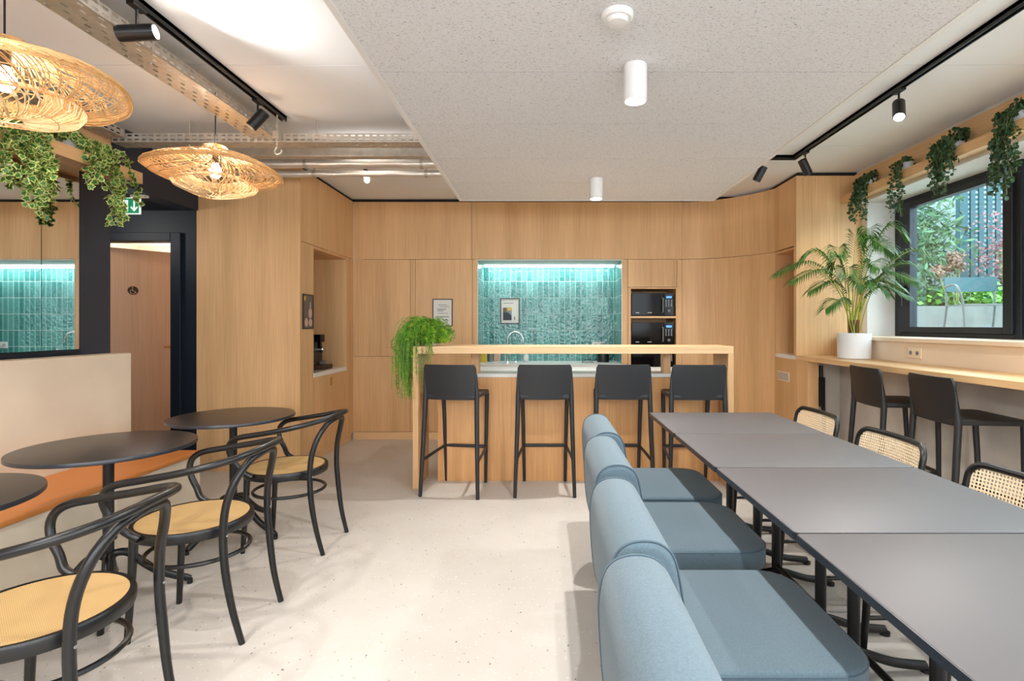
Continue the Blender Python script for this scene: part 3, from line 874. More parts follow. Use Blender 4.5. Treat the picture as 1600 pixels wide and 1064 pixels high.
track_spot(-1.80, 2.32, (0.8, 0.15, 0.12), 'black track spotlight nearest on the left track, shining sideways', 32, True, ang=110, L=0.15)
track_spot(-1.80, 3.30, (-0.5, -0.2, -0.7), 'black track spotlight at the far end of the left track', 45, False, ang=90)
track_spot(2.13, 3.15, (-0.35, -0.55, -1), 'lit black track spotlight nearest on the right track', 60, True, ang=110)
track_spot(2.13, 4.28, (0.45, 0.2, -0.7), 'black track spotlight at the bend of the right track', 14, False, ang=90)
track_spot(1.84, 4.47, (-0.35, 0.3, -0.8), 'black track spotlight half hidden behind the ceiling panel edge', 35, False, ang=90)
t = track_spot(-1.615, 4.78, (0.35, -0.9, -0.25), 'small bright spotlight below the ceiling left of the suspended panel', 40, True, drop=0.07, ang=100, R=0.028, L=0.08)
# spots of the part of the room behind the camera
for (x, y, tgt) in ((-1.8, 1.2, (-2.6, 2.0, 0)), (-1.8, -0.4, (-2.6, 0.4, 0)), (2.13, 1.8, (2.6, 2.8, 0.5)), (2.13, 0.2, (1.2, 0.6, 0)), (-1.8, 0.4, (-0.6, 2.6, 0))):
    spot('track_beam', (x, y, 2.6), tgt, 45, 100, 0.8, 0.03)


# ================================================================== CABLE TRAYS, DUCTS
def perforated(mb, o, u, v, Lu, Lv, rows, pitch=0.05, slot=0.03, sh=0.011):
    """flat strip with slots: o origin, u along length, v across; real openings"""
    o, u, v = Vector(o), Vector(u), Vector(v)
    nsl = int(Lu / pitch)
    us = [0.0]; hole = []
    for k in range(nsl):
        a = (k + 0.5) * pitch - slot / 2
        us += [a, a + slot]
    us.append(Lu)
    vs_ = [0.0]
    rp = Lv / rows
    for r in range(rows):
        c_ = (r + 0.5) * rp
        vs_ += [c_ - sh / 2, c_ + sh / 2]
    vs_.append(Lv)
    P = [o + u * a + v * b for a in us for b in vs_]
    nv = len(vs_); fs = []
    for i in range(len(us) - 1):
        for j in range(nv - 1):
            if i % 2 == 1 and j % 2 == 1 and ((j // 2 + i // 2) % 2 == 0 or rows < 3): continue
            fs.append((i * nv + j, (i + 1) * nv + j, (i + 1) * nv + j + 1, i * nv + j + 1))
    mb.add(P, fs)


def tray(name, label, o, axis, L, W, H=0.06):
    t = thing(name, label, 'cable tray', group='galvanised cable trays under the ceiling')
    x, y, z = o
    b = MB(); s1 = MB()
    if axis == 'y':
        perforated(b, (x, y, z), (0, 1, 0), (1, 0, 0), L, W, 5)
        perforated(s1, (x, y, z), (0, 1, 0), (0, 0, 1), L, H, 2); perforated(s1, (x + W, y, z), (0, 1, 0), (0, 0, 1), L, H, 2)
        rods = [(x + W / 2, y + k) for k in [0.6 + 1.1 * i for i in range(int(L / 1.1))]]
    else:
        perforated(b, (x, y, z), (1, 0, 0), (0, 1, 0), L, W, 3)
        perforated(s1, (x, y, z), (1, 0, 0), (0, 0, 1), L, H, 2); perforated(s1, (x, y + W, z), (1, 0, 0), (0, 0, 1), L, H, 2)
        rods = [(x + k, y + W / 2) for k in [0.5 + 0.9 * i for i in range(int(L / 0.9))]]
    for mb_, nm in ((b, 'base'), (s1, 'side_rail')):
        o_ = mb_.build(nm, 'galv', t)
        q = o_.modifiers.new('solid', 'SOLIDIFY'); q.thickness = 0.0012
    for (a, c_) in rods: MB().cyl((a, c_, z), (a, c_, CZ), 0.004, 6).cyl((a, c_, z - 0.008), (a, c_, z), 0.009, 6).build('hanger_rod', 'galv', t, smooth=True)
    return t


tray('cable_tray', 'perforated cable tray running beside the left lighting track', (-2.03, -2.4, 2.60), 'y', 6.03, 0.17)
tray('cable_tray', 'perforated cable tray crossing the left ceiling towards the panel', (-3.0, 3.64, 2.575), 'x', 2.7, 0.12)
tray('cable_tray', 'short perforated cable tray in the far left ceiling corner', (-3.02, 2.7, 2.60), 'y', 0.93, 0.12)


def pipe(name, y, z, r, m_, label):
    t = thing(name, label, 'pipe', group='pipes crossing under the ceiling')
    n = 60
    MB().tube([(-3.08 + 3.3 * k / n, y, z + 0.002 * math.sin(k)) for k in range(n + 1)], [r * (1 + 0.02 * math.sin(k * 2.3)) for k in range(n + 1)], 16).build('tube', m_, t, smooth=True)
    for x in (-1.95, -1.0): MB().tube([(x - 0.012, y, z), (x + 0.012, y, z)], r * 1.12, 16).cyl((x, y, z + r), (x, y, CZ), 0.004, 6).build('clamp', 'galv', t, smooth=True)


pipe('insulated_pipe', 4.30, 2.627, 0.036, 'foil', 'thicker foil wrapped pipe, upper of the two shiny ones')
pipe('insulated_pipe', 4.46, 2.590, 0.028, 'foil', 'thinner foil wrapped pipe, lower of the two shiny ones')
tag(MB().box(-3.08, 0.2, 4.12, 4.20, 2.63, 2.70).build('steel_duct', 'galv', bevel=0.004), 'flat grey steel duct just above the shiny pipes', 'duct')
hk = MB().tube([(-1.79, 3.52, 2.72), (-1.79, 3.52, 2.50)], 0.005, 8).box(-1.81, -1.77, 3.50, 3.54, 2.55, 2.60)
hk.tube(spline([(-1.79, 3.52, 2.50), (-1.805, 3.52, 2.47), (-1.79, 3.52, 2.45), (-1.765, 3.52, 2.46), (-1.76, 3.52, 2.48)], 4), 0.006, 8)
tag(hk.build('hanging_clamp', 'galv', smooth=True), 'small steel clamp dangling at the end of the left track', 'clamp')


# ================================================================== MIRROR, BENCH
mr = thing('wall_mirror', 'large wall mirror in panes above the beige bench back', 'mirror')
zs0, zs1 = 1.147, 2.345
yy = [3.456, 3.195, 2.55, 1.90, 1.25, 0.6]
for a, b in zip(yy[1:], yy[:-1]):
    MB().box(-3.084, -3.06, a + 0.002, b - 0.002, zs0, zs1).build('pane', 'mirror', mr)
MB().box(-3.088, -3.065, 0.59, 3.47, zs0 - 0.03, zs0 - 0.001).box(-3.088, -3.065, 0.59, 3.47, zs1 + 0.001, zs1 + 0.03).build('frame', 'navy_dark', mr)

bn = thing('banquette', 'beige banquette with tan seat along the mirror wall', 'bench')
bp_ = MB(); bp_.box(-3.085, -2.94, -1.5, 3.74, 0.0, 1.107)
bp_.build('back_panel', 'fabric_beige', bn, bevel=0.006)
MB().box(-2.935, -2.45, -1.5, 3.74, 0.0, 0.385).build('base', 'fabric_beige', bn, bevel=0.004)
MB().box(-2.935, -2.442, -1.5, 3.742, 0.386, 0.415).build('seat', 'tan', bn, bevel=0.008, seg=3)
so = thing('floor_socket', 'white double socket low on the front of the banquette', 'socket', (-2.449, 3.28, 0.165))
so.location = (-2.449, px(240, 1) and (-2.449 / ((240 - 850) / 820.0)), 0.0)
Ys = so.location.y
so.location.z = pz(788, Ys)
MB().box(0.0, 0.008, -0.07, 0.07, -0.037, 0.037).build('plate', 'fixture_white', so, bevel=0.003)
MB().cyl((0.007, 0.033, 0), (0.010, 0.033, 0), 0.018).cyl((0.007, -0.033, 0), (0.010, -0.033, 0), 0.018).build('outlet', 'grey_btn', so)

# shelves with plants
sh = thing('plant_shelf', 'oak plant shelf above the mirror on the left wall', 'shelf')
MB().box(-3.085, -2.862, -1.5, 3.72, 2.33, 2.35).build('shelf_board', 'oak_y', sh)
MB().box(-2.862, -2.845, -1.5, 3.72, 2.304, 2.381).build('front_lip', 'oak_y', sh)
MB().box(-3.086, -3.07, -1.5, 3.72, 2.35, 2.66).build('back_board', 'oak_y', sh)
sh = thing('plant_shelf', 'oak plant shelf above the window on the right wall', 'shelf')
MB().box(2.818, 2.945, -2.5, YP - 0.002, 2.47, 2.49).build('shelf_board', 'oak_y', sh)
MB().box(2.80, 2.818, -2.5, YP - 0.002, 2.445, 2.518).build('front_lip', 'oak_y', sh)
MB().box(2.93, 2.948, -2.5, YP - 0.002, 2.50, 2.72).build('back_board', 'oak_y', sh)


# ================================================================== EXIT SIGN
ex = thing('exit_sign', 'green emergency exit sign with running figure and arrow in the dark doorway', 'sign', (-3.222, 4.12, 2.24))
MB().box(-0.115, 0.055, -0.008, 0.008, -0.065, 0.065).build('panel', 'sign_white', ex, bevel=0.003)
MB().box(-0.02, 0.10, -0.012, 0.03, 0.067, 0.088).build('bracket', 'fixture_white', ex, bevel=0.003)
gs = MB().box(-0.108, 0.048, -0.0095, -0.008, -0.058, 0.058).build('green_field', 'green_sign', ex)
ar = MB().prism([(0.0, -0.045), (0.03, -0.012), (0.021, -0.005), (0.006, -0.02), (0.006, 0.04), (-0.006, 0.04), (-0.006, -0.02), (-0.021, -0.005), (-0.03, -0.012)][::-1],
                lambda a, b, d: (a + 0.012, d, b), -0.011, -0.0095)
ar.build('arrow', 'sign_white', gs)
rm = MB().box(-0.098, -0.035, -0.0105, -0.0095, -0.045, 0.045, 0)
rm.build('doorway_symbol', 'sign_white', gs)
fg = MB()
for pth in ([(-0.066, 0.018), (-0.07, -0.006)], [(-0.07, -0.006), (-0.056, -0.02), (-0.062, -0.038)], [(-0.07, -0.006), (-0.08, -0.022), (-0.094, -0.024)], [(-0.066, 0.016), (-0.05, 0.006)], [(-0.066, 0.016), (-0.084, 0.004)]):
    fg.tube([(a, -0.0125, b) for a, b in pth], 0.0042, 6)
fg.lathe([(0.0005, -0.006), (0.006, 0), (0.0005, 0.006)], (-0.062, -0.0125, 0.029), 10)
fg.build('running_figure', 'green_sign', gs)


# ================================================================== POSTERS
def poster(label, x0, x1, z0, z1, Y, style):
    t = thing('framed_notice' if style != 'photo' else 'framed_poster', label, 'picture', ((x0 + x1) / 2, Y, (z0 + z1) / 2))
    w = (x1 - x0) / 2; h = (z1 - z0) / 2; e = 0.011
    f = MB().box(-w, w, -0.014, 0, h - e, h).box(-w, w, -0.014, 0, -h, -h + e).box(-w, -w + e, -0.014, 0, -h + e, h - e).box(w - e, w, -0.014, 0, -h + e, h - e)
    f.build('frame', 'pframe', t)
    s = MB().box(-w + e, w - e, -0.008, -0.001, -h + e, h - e).build('sheet', 'paper', t)
    ln = MB()
    if style == 'text':
        for (a, b, z) in ((-.05, .05, .085), (-.03, .075, .066), (-.06, .045, .040), (-.06, .03, .028), (-.06, .01, .016), (-.05, .02, -.01), (.03, .055, -.01)):
            ln.box(a, b, -0.0095, -0.008, z, z + 0.005)
        ln.box(-0.06, 0.07, -0.0095, -0.008, -0.052, -0.044)
        ln.build('text_lines', 'ink', s)
        a = MB().prism([(0.02, -0.085), (0.045, -0.07), (0.068, -0.092), (0.055, -0.095), (0.045, -0.083), (0.03, -0.092)], XZ, -0.0095, -0.008)
        a.build('drawing', 'ink', s)
    elif style == 'photo':
        ln.box(-0.085, 0.045, -0.0095, -0.008, 0.098, 0.104)
        ln.build('text_lines', 'ink', s)
        MB().box(-0.09, 0.02, -0.009, -0.008, -0.115, 0.04).build('picture_ground', 'ext_wall', s)
        MB().prism([(-0.085, -0.115), (0.02, -0.115), (0.02, -0.06), (-0.02, -0.02), (-0.085, -0.01)], XZ, -0.0105, -0.009).build('picture_jacket', 'navy', s)
        MB().prism([(-0.085, 0.0), (-0.05, -0.02), (-0.04, 0.02), (-0.06, 0.045), (-0.085, 0.04)], XZ, -0.0112, -0.009).build('picture_face', 'dry', s)
        MB().prism([(-0.035, 0.005), (0.01, 0.0), (0.02, 0.03), (-0.005, 0.05), (-0.03, 0.04)], XZ, -0.0108, -0.009).build('picture_yellow', 'yellow', s)
        MB().box(0.05, 0.062, -0.0095, -0.008, -0.11, -0.07).build('logo_mark', 'ink', s)
    return t


poster('black framed white notice on the oak cabinet above the bushy plant', px(676, YB), px(707.5, YB), pz(510, YB), pz(467, YB), YB - 0.001, 'text')
poster('black framed poster with a photo hanging on the green tiles', px(782, YT), px(812, YT), pz(506, YT), pz(466, YT), YT - 0.001, 'photo')
t = thing('framed_poster', 'dark framed coffee poster at the edge of the left nook', 'picture', (XL + 0.001, 4.835, 1.43))
w, h = 0.105, 0.16
MB().box(0, 0.012, -w, -w + 0.01, -h, h).box(0, 0.012, w - 0.01, w, -h, h).box(0, 0.012, -w + .01, w - .01, -h, -h + 0.01).box(0, 0.012, -w + .01, w - .01, h - .01, h).build('frame', 'pframe', t)
s = MB().box(0, 0.007, -w + 0.01, w - 0.01, -h + 0.01, h - 0.01).build('sheet', mat('dark_taupe_print', (104, 92, 84), 0.6), t)
MB().prism([(0.04 + 0.035 * math.cos(a), -0.015 + 0.045 * math.sin(a)) for a in [2 * PI * k / 20 for k in range(20)]], lambda a, b, d: (d, a, b), 0.007, 0.009).prism(
    [(0.03, 0.03), (0.05, 0.03), (0.044, 0.09), (0.036, 0.09)], lambda a, b, d: (d, a, b), 0.007, 0.009).prism(
    [(0.045 + 0.035 * math.cos(a), -0.10 + 0.035 * math.sin(a)) for a in [2 * PI * k / 20 for k in range(20)]], lambda a, b, d: (d, a, b), 0.007, 0.009).prism(
    [(-0.04 + 0.03 * math.cos(a), -0.10 + 0.04 * math.sin(a)) for a in [2 * PI * k / 20 for k in range(20)]], lambda a, b, d: (d, a, b), 0.007, 0.009).build('printed_cups', 'pink', s)
MB().prism([(-0.07 + 0.018 * math.cos(a), 0.12 + 0.022 * math.sin(a)) for a in [2 * PI * k / 16 for k in range(16)]], lambda a, b, d: (d, a, b), 0.007, 0.009).build('printed_badge', 'yellow', s)

# coffee machine in nook
cm_ = thing('coffee_machine', 'black coffee machine standing in the left nook', 'coffee machine', (-2.42, 5.46, zc))
MB().box(-0.25, 0.05, -0.16, 0.16, 0.0, 0.34).build('body', 'mw_side', cm_, bevel=0.015)
MB().box(0.05, 0.17, -0.13, 0.13, 0.0, 0.045).build('drip_tray', 'gap', cm_, bevel=0.006)
MB().tube([(0.11, 0, 0.085), (0.11, 0, 0.05)], [0.045, 0.03], 20).build('cup', 'grey', cm_, smooth=True)
MB().box(0.04, 0.12, -0.05, 0.05, 0.28, 0.36).tube([(0.08, 0, 0.30), (0.08, 0, 0.22)], [0.02, 0.014], 14).build('brew_head', 'mw_black', cm_, bevel=0.008)
MB().tube([(0.05, 0.09, 0.20), (0.085, 0.09, 0.20)], 0.035, 20).tube([(0.085, 0.09, 0.20), (0.095, 0.09, 0.20)], 0.02, 16).build('steam_knob', 'chrome', cm_, smooth=True)

# ================================================================== ALCOVE OBJECTS
fc = thing('tap', 'tall chrome arched tap over the alcove worktop', 'tap', (px(806, 6.42), 6.42, 0.86))
MB().lathe([(0, 0), (0.025, 0), (0.025, 0.012), (0.014, 0.02), (0.0, 0.02)]).tube(spline([(-0.10, 0, 0.015), (-0.10, 0, 0.22), (-0.095, 0, 0.30), (-0.055, 0, 0.355), (0.0, 0, 0.365), (0.05, 0, 0.345), (0.085, 0, 0.29), (0.09, 0, 0.23)], 6), 0.011, 12).build('spout', 'chrome', fc, smooth=True)
MB().lathe([(0, 0), (0.024, 0), (0.024, 0.012), (0.014, 0.02), (0, 0.02)], (-0.10, 0, 0)).cyl((-0.10, 0, 0.06), (-0.15, 0, 0.08), 0.006, 8).build('base', 'chrome', fc, smooth=True)
sb = thing('soap_bottle', 'clear soap bottle with pump right of the tap', 'bottle', (px(822, 6.4), 6.36, 0.86))
MB().lathe([(0, 0), (0.032, 0), (0.034, 0.01), (0.034, 0.085), (0.014, 0.11), (0.012, 0.12), (0, 0.12)], n=20).build('body', 'clear', sb, smooth=True)
MB().cyl((0, 0, 0.12), (0, 0, 0.15), 0.004, 8).box(-0.03, 0.008, -0.006, 0.006, 0.15, 0.16).build('pump', 'fixture_white', sb, smooth=True)
MB().box(-0.022, 0.022, -0.0355, -0.0345, 0.03, 0.08).build('paper_label', 'paper', sb)
tag(MB().box(px(751, 6.35), px(760.5, 6.35), 6.30, 6.38, 0.86, 0.975).build('sponge_pack', 'yellow', bevel=0.004), 'yellow pack at the left end of the alcove worktop', 'box')
bx = thing('grey_canister', 'small grey canister beside the yellow pack', 'canister', (px(766.5, 6.45), 6.45, 0.86))
MB().lathe([(0, 0), (0.03, 0), (0.03, 0.10), (0, 0.10)], n=20).build('body', 'grey', bx, smooth=True, ang=30)
MB().lathe([(0, 0.10), (0.028, 0.10), (0.02, 0.125), (0, 0.125)], n=20).build('lid', 'metal_black', bx, smooth=True, ang=30)
o = MB().box(0, 0.085, 0, 0.016, 0, 0.16).build('chopping_board', 'pink', bevel=0.004)
o.location = (px(771, 6.5), 6.54, 0.861); o.rotation_euler = (math.radians(-8), 0, 0)
o.location.y = 6.53
tag(o, 'small pinkish board leaning on the green tiles left of the tap', 'board')
kt = thing('kettle', 'black electric kettle with steel rim on the alcove worktop', 'kettle', (px(942, 6.4), 6.38, 0.86))
MB().lathe([(0, 0), (0.072, 0), (0.074, 0.02), (0.068, 0.17), (0.06, 0.19), (0, 0.19)]).build('body', 'mw_side', kt, smooth=True, ang=30)
MB().lathe([(0, 0.19), (0.062, 0.19), (0.058, 0.205), (0.02, 0.215), (0.016, 0.235), (0, 0.235)]).build('lid', 'chrome', kt, smooth=True)
MB().tube(spline([(0.06, 0, 0.18), (0.10, 0, 0.19), (0.125, 0, 0.14), (0.115, 0, 0.06), (0.07, 0, 0.03)], 5), 0.009, 8).build('handle', 'mw_side', kt, smooth=True)
tag(MB().tube(spline([(px(933, 6.4), 6.40, 0.90), (px(927, 6.4), 6.42, 0.875), (px(917, 6.4), 6.36, 0.893), (px(908, 6.4), 6.30, 0.866), (px(915, 6.4), 6.26, 0.866), (px(926, 6.4), 6.3, 0.866)], 6), 0.004, 6).build('power_cord', 'metal_black', smooth=True), 'thin black cord lying left of the kettle', 'cord')
so = thing('wall_socket', 'white double socket on the green tiles behind the kettle', 'socket', (px(935, YT), YT, pz(539, YT)))
MB().box(-0.08, 0.08, -0.008, 0, -0.04, 0.04).build('plate', 'fixture_white', so, bevel=0.003)
MB().cyl((-0.04, -0.010, 0), (-0.04, -0.007, 0), 0.02).cyl((0.04, -0.010, 0), (0.04, -0.007, 0), 0.02).build('outlet', 'grey_btn', so)

# ================================================================== ISLAND + BAR
isl = thing('kitchen_island', 'oak kitchen island with white top behind the bar stools', 'kitchen island', (0, 0, 0))
MB().box(-0.89, 1.465, 4.40, 4.42, 0.0, 0.868).build('front_panel', 'oak_front', isl)
MB().box(-0.89, 1.465, 4.421, 5.08, 0.0, 0.868).build('body', 'oak', isl)
MB().box(-0.895, 1.466, 4.388, 5.10, 0.869, 0.90).build('worktop', 'stone', isl, bevel=0.003)
bar = thing('bar_shelf', 'raised oak bar shelf with panel legs in front of the island', 'bar counter', (0, 0, 0))
MB().box(-1.046, 1.512, 4.18, 4.56, 1.077, 1.136).build('top', 'oak_x', bar, bevel=0.002)
MB().box(-1.046, -1.002, 4.18, 4.56, 0.0, 1.0765).build('leg', 'oak', bar, bevel=0.002)
MB().box(1.468, 1.512, 4.18, 4.56, 0.0, 1.0765).build('leg', 'oak', bar, bevel=0.002)
MB().box(px(739, 4.48), px(749, 4.48), 4.44, 4.55, 0.9005, 1.0765).build('post', 'oak_in', bar)
MB().box(px(1035, 4.48), px(1046, 4.48), 4.44, 4.55, 0.9005, 1.0765).build('post', 'oak_in', bar)


# ================================================================== BAR STOOLS
def make_stool(label, group):
    """front of the stool faces +Y (local); origin at floor centre"""
    t = thing('bar_stool', label, 'bar stool', group=group)
    # back shell: slightly curved panel, wraps at sides
    zt, zb = 1.005, 0.735
    rings = []
    nz, nx = 10, 12
    fr = []; bk = []
    for i in range(nz + 1):
        a = i / nz; z = zb + (zt - zb) * a
        hw = 0.218 - 0.012 * a
        if i == nz: hw -= 0.012
        if i == 0: hw -= 0.008
        row = []
        for k in range(nx + 1):
            u = -1 + 2 * k / nx
            y = -0.168 - 0.035 * a - 0.022 * (1 - u * u) - 0.0 * a
            row.append((u * hw, y, z))
        for k in range(nx, -1, -1):
            u = -1 + 2 * k / nx
            y = -0.168 - 0.035 * a - 0.022 * (1 - u * u) + 0.014
            row.append((u * (hw - 0.002), y, z))
        rings.append(row)
    MB().loft(rings).build('backrest', 'plastic', t, smooth=True, ang=50)
    # seat: thin shell
    s = MB()
    pillow(s, rrect(-0.205, 0.205, -0.185, 0.205, 0.03), XY, 0.742, 0.775, 0.008)
    s.build('seat', 'plastic', t, smooth=True, ang=50)
    # legs
    for sx in (-1, 1):
        MB().tube([(sx * 0.226, -0.222, 0), (sx * 0.210, -0.185, 0.5), (sx * 0.204, -0.168, 0.76), (sx * 0.206, -0.185, 0.93)], [0.014, 0.018, 0.019, 0.006], 10, sx=1.0).build('leg', 'plastic', t, smooth=True)
    for sx in (-1, 1):
        MB().tube([(sx * 0.170, 0.205, 0), (sx * 0.180, 0.195, 0.5), (sx * 0.188, 0.185, 0.745)], [0.013, 0.016, 0.017], 10).build('leg', 'plastic', t, smooth=True)
    f = MB().tube([(-0.176, 0.203, 0.30), (0.176, 0.203, 0.30)], 0.014, 8, sx=0.8)
    for sx in (-1, 1): f.tube([(sx * 0.176, 0.200, 0.30), (sx * 0.20, 0.0, 0.285), (sx * 0.218, -0.205, 0.27)], 0.013, 8, sx=0.8)
    f.build('footrest', 'plastic', t, smooth=True)
    return t


st = make_stool('black plastic bar stool at the left end of the bar, beside the hanging plant', 'black bar stools')
st.location = (-0.685, 4.18, 0); st.rotation_euler = (0, 0, math.radians(-9))
dup(st, (0.006, 4.19, 0), 0.0, 'second black bar stool from the left at the bar')
dup(st, (0.612, 4.19, 0), math.radians(-2), 'third black bar stool from the left at the bar, behind a blue chair')
dup(st, (1.175, 4.17, 0), math.radians(0), 'rightmost black bar stool at the bar, behind the dark tables')
dup(st, (2.50, 3.76, 0), math.radians(-90 - 5), 'black bar stool at the window counter, nearest the palm')
dup(st, (2.50, 3.12, 0), math.radians(-90 - 5), 'black bar stool at the window counter, nearer the camera')


# ================================================================== BLUE CHAIRS
def make_blue(label):
    """origin under back outer face, front towards +X"""
    t = thing('lounge_chair', label, 'chair', group='blue upholstered chairs along the tables')
    prof = spline([(0.045, 0, 0.36), (0.012, 0, 0.48), (0.0, 0, 0.62), (0.0, 0, 0.70), (0.014, 0, 0.752), (0.045, 0, 0.778), (0.09, 0, 0.784), (0.13, 0, 0.772), (0.158, 0, 0.735), (0.176, 0, 0.64), (0.195, 0, 0.50), (0.205, 0, 0.36)], 4)
    poly = [(p.x, p.z) for p in prof][::-1]
    hw = 0.27
    b = MB(); pillow(b, poly, XZ, -hw, hw, 0.018, 4)
    bo = b.build('backrest', 'blue', t, smooth=True, ang=60)
    for y in (-hw + 0.008, hw - 0.008):
        MB().tube([(p[0], y, p[1]) for p in poly], 0.0028, 6).build('piping', 'blue_pipe', bo, smooth=True)
    s = MB(); pillow(s, rrect(0.14, 0.665, -0.272, 0.272, 0.05, 6, (0.11, 0.02, 0.02, 0.11)), XY, 0.385, 0.472, 0.016, 4)
    so_ = s.build('seat', 'blue', t, smooth=True, ang=60)
    MB().tube([(a, b_, 0.462) for a, b_ in rrect(0.142, 0.6635, -0.2705, 0.2705, 0.05, 6, (0.11, 0.02, 0.02, 0.11))], 0.0026, 6, loop=True).build('piping', 'blue_pipe', so_, smooth=True)
    for (x, y) in ((0.085, -0.21), (0.085, 0.21), (0.56, -0.21), (0.56, 0.21)):
        dx = -0.015 if x < 0.3 else 0.015
        MB().tube([(x, y, 0.39), (x + dx, y * 1.02, 0.0)], [0.017, 0.013], 14).build('leg', 'metal_black', t, smooth=True)
    MB().tube([(0.085, -0.21, 0.378), (0.085, 0.21, 0.378), (0.56, 0.21, 0.378), (0.56, -0.21, 0.378)], 0.010, 8, loop=True).build('seat_frame', 'metal_black', t)
    return t


ch = make_blue('blue upholstered chair nearest the camera, cut by the frame edge')
ch.location = (0.125, 0.92, 0)
dup(ch, (0.158, 1.52, 0), 0, 'blue upholstered chair second nearest the camera')
dup(ch, (0.190, 2.205, 0), 0, 'blue upholstered chair third from the camera')
dup(ch, (0.225, 2.80, 0), 0, 'blue upholstered chair farthest from the camera, nearest the bar')


# ================================================================== LONG TABLES
def make_table(label, L):
    t = thing('folding_table', label, 'table', group='dark rectangular tables pushed together in a row')
    W = 0.395; D = L / 2 - 0.0028
    top = MB(); pillow(top, rrect(-W, W, -D, D, 0.012, 3), XY, 0.722, 0.74, 0.003, 2)
    to = top.build('tabletop', 'tabletop', t, smooth=True, ang=40)
    e = MB(); r1 = rrect(-W - 0.002, W + 0.002, -D - 0.0012, D + 0.0012, 0.013, 3); 
    r0 = inset(r1, 0.004)
    e.loft([[(a, b, 0.718) for a, b in r0], [(a, b, 0.718) for a, b in r1], [(a, b, 0.7385) for a, b in r1], [(a, b, 0.7385) for a, b in r0]], loop=True)
    e.build('edge_band', 'edge', t)
    for y in (-D + 0.13, D - 0.10):
        MB().tube([(0.09, y, 0.715), (0.09, y, 0.05)], 0.022, 16).build('leg', 'metal_black', t, smooth=True)
        ft = MB().tube(spline([(-0.30, y, 0.022), (-0.12, y, 0.035), (0.06, y, 0.07), (0.12, y, 0.07), (0.24, y, 0.035), (0.36, y, 0.022)], 4), 0.017, 10)
        ft.tube([(-0.30, y, 0.0), (-0.30, y, 0.014)], 0.02, 12).tube([(0.36, y, 0), (0.36, y, 0.014)], 0.02, 12)
        ft.build('foot', 'metal_black', t, smooth=True)
        MB().box(-0.28, 0.30, y - 0.02, y + 0.02, 0.694, 0.716).build('top_bracket', 'metal_black', t, bevel=0.003)
    for (z, r) in ((0.10, 0.014), (0.60, 0.010)): MB().tube([(0.09, -D + 0.13, z), (0.09, D - 0.10, z)], r, 10).build('stretcher', 'metal_black', t, smooth=True)
    return t


tb = make_table('dark folding table nearest the camera, bottom right of the photo', 0.658)
XT = 1.075
ye = [0.761, 1.419, 2.077, 2.735, 3.393]
tb.location = (XT, (ye[0] + ye[1]) / 2, 0)
for k, lb in ((1, 'dark folding table second nearest the camera'), (2, 'dark folding table third from the camera'), (3, 'dark folding table at the far end, nearest the bar')):
    dup(tb, (XT, (ye[k] + ye[k + 1]) / 2, 0), 0, lb)


# ================================================================== CANE BACK CHAIRS (right)
def holes_plate(mb, W0, z0, z1, cell, fn, inside):
    nx = int(W0 * 2 / cell); nz = int((z1 - z0) / cell)
    cache = {}
    def V(x, z):
        key = (round(x, 5), round(z, 5))
        if key not in cache:
            cache[key] = len(vs); vs.append(fn(x, z))
        return cache[key]
    vs = []; fs = []
    hr = cell * 0.35
    for i in range(nx):
        for j in range(nz):
            cx = -W0 + (i + 0.5) * cell; cz = z0 + (j + 0.5) * cell
            if not inside(cx, cz): continue
            O = []; I = []
            h2 = cell / 2
            oc = [(h2, 0), (h2, h2), (0, h2), (-h2, h2), (-h2, 0), (-h2, -h2), (0, -h2), (h2, -h2)]
            for k, (a, b) in enumerate(oc):
                O.append(V(cx + a, cz + b))
                an = k * PI / 4
                I.append(V(cx + hr * math.cos(an), cz + hr * math.sin(an)))
            for k in range(8):
                fs.append((O[k], O[(k + 1) % 8], I[(k + 1) % 8], I[k]))
    mb.add(vs, fs)


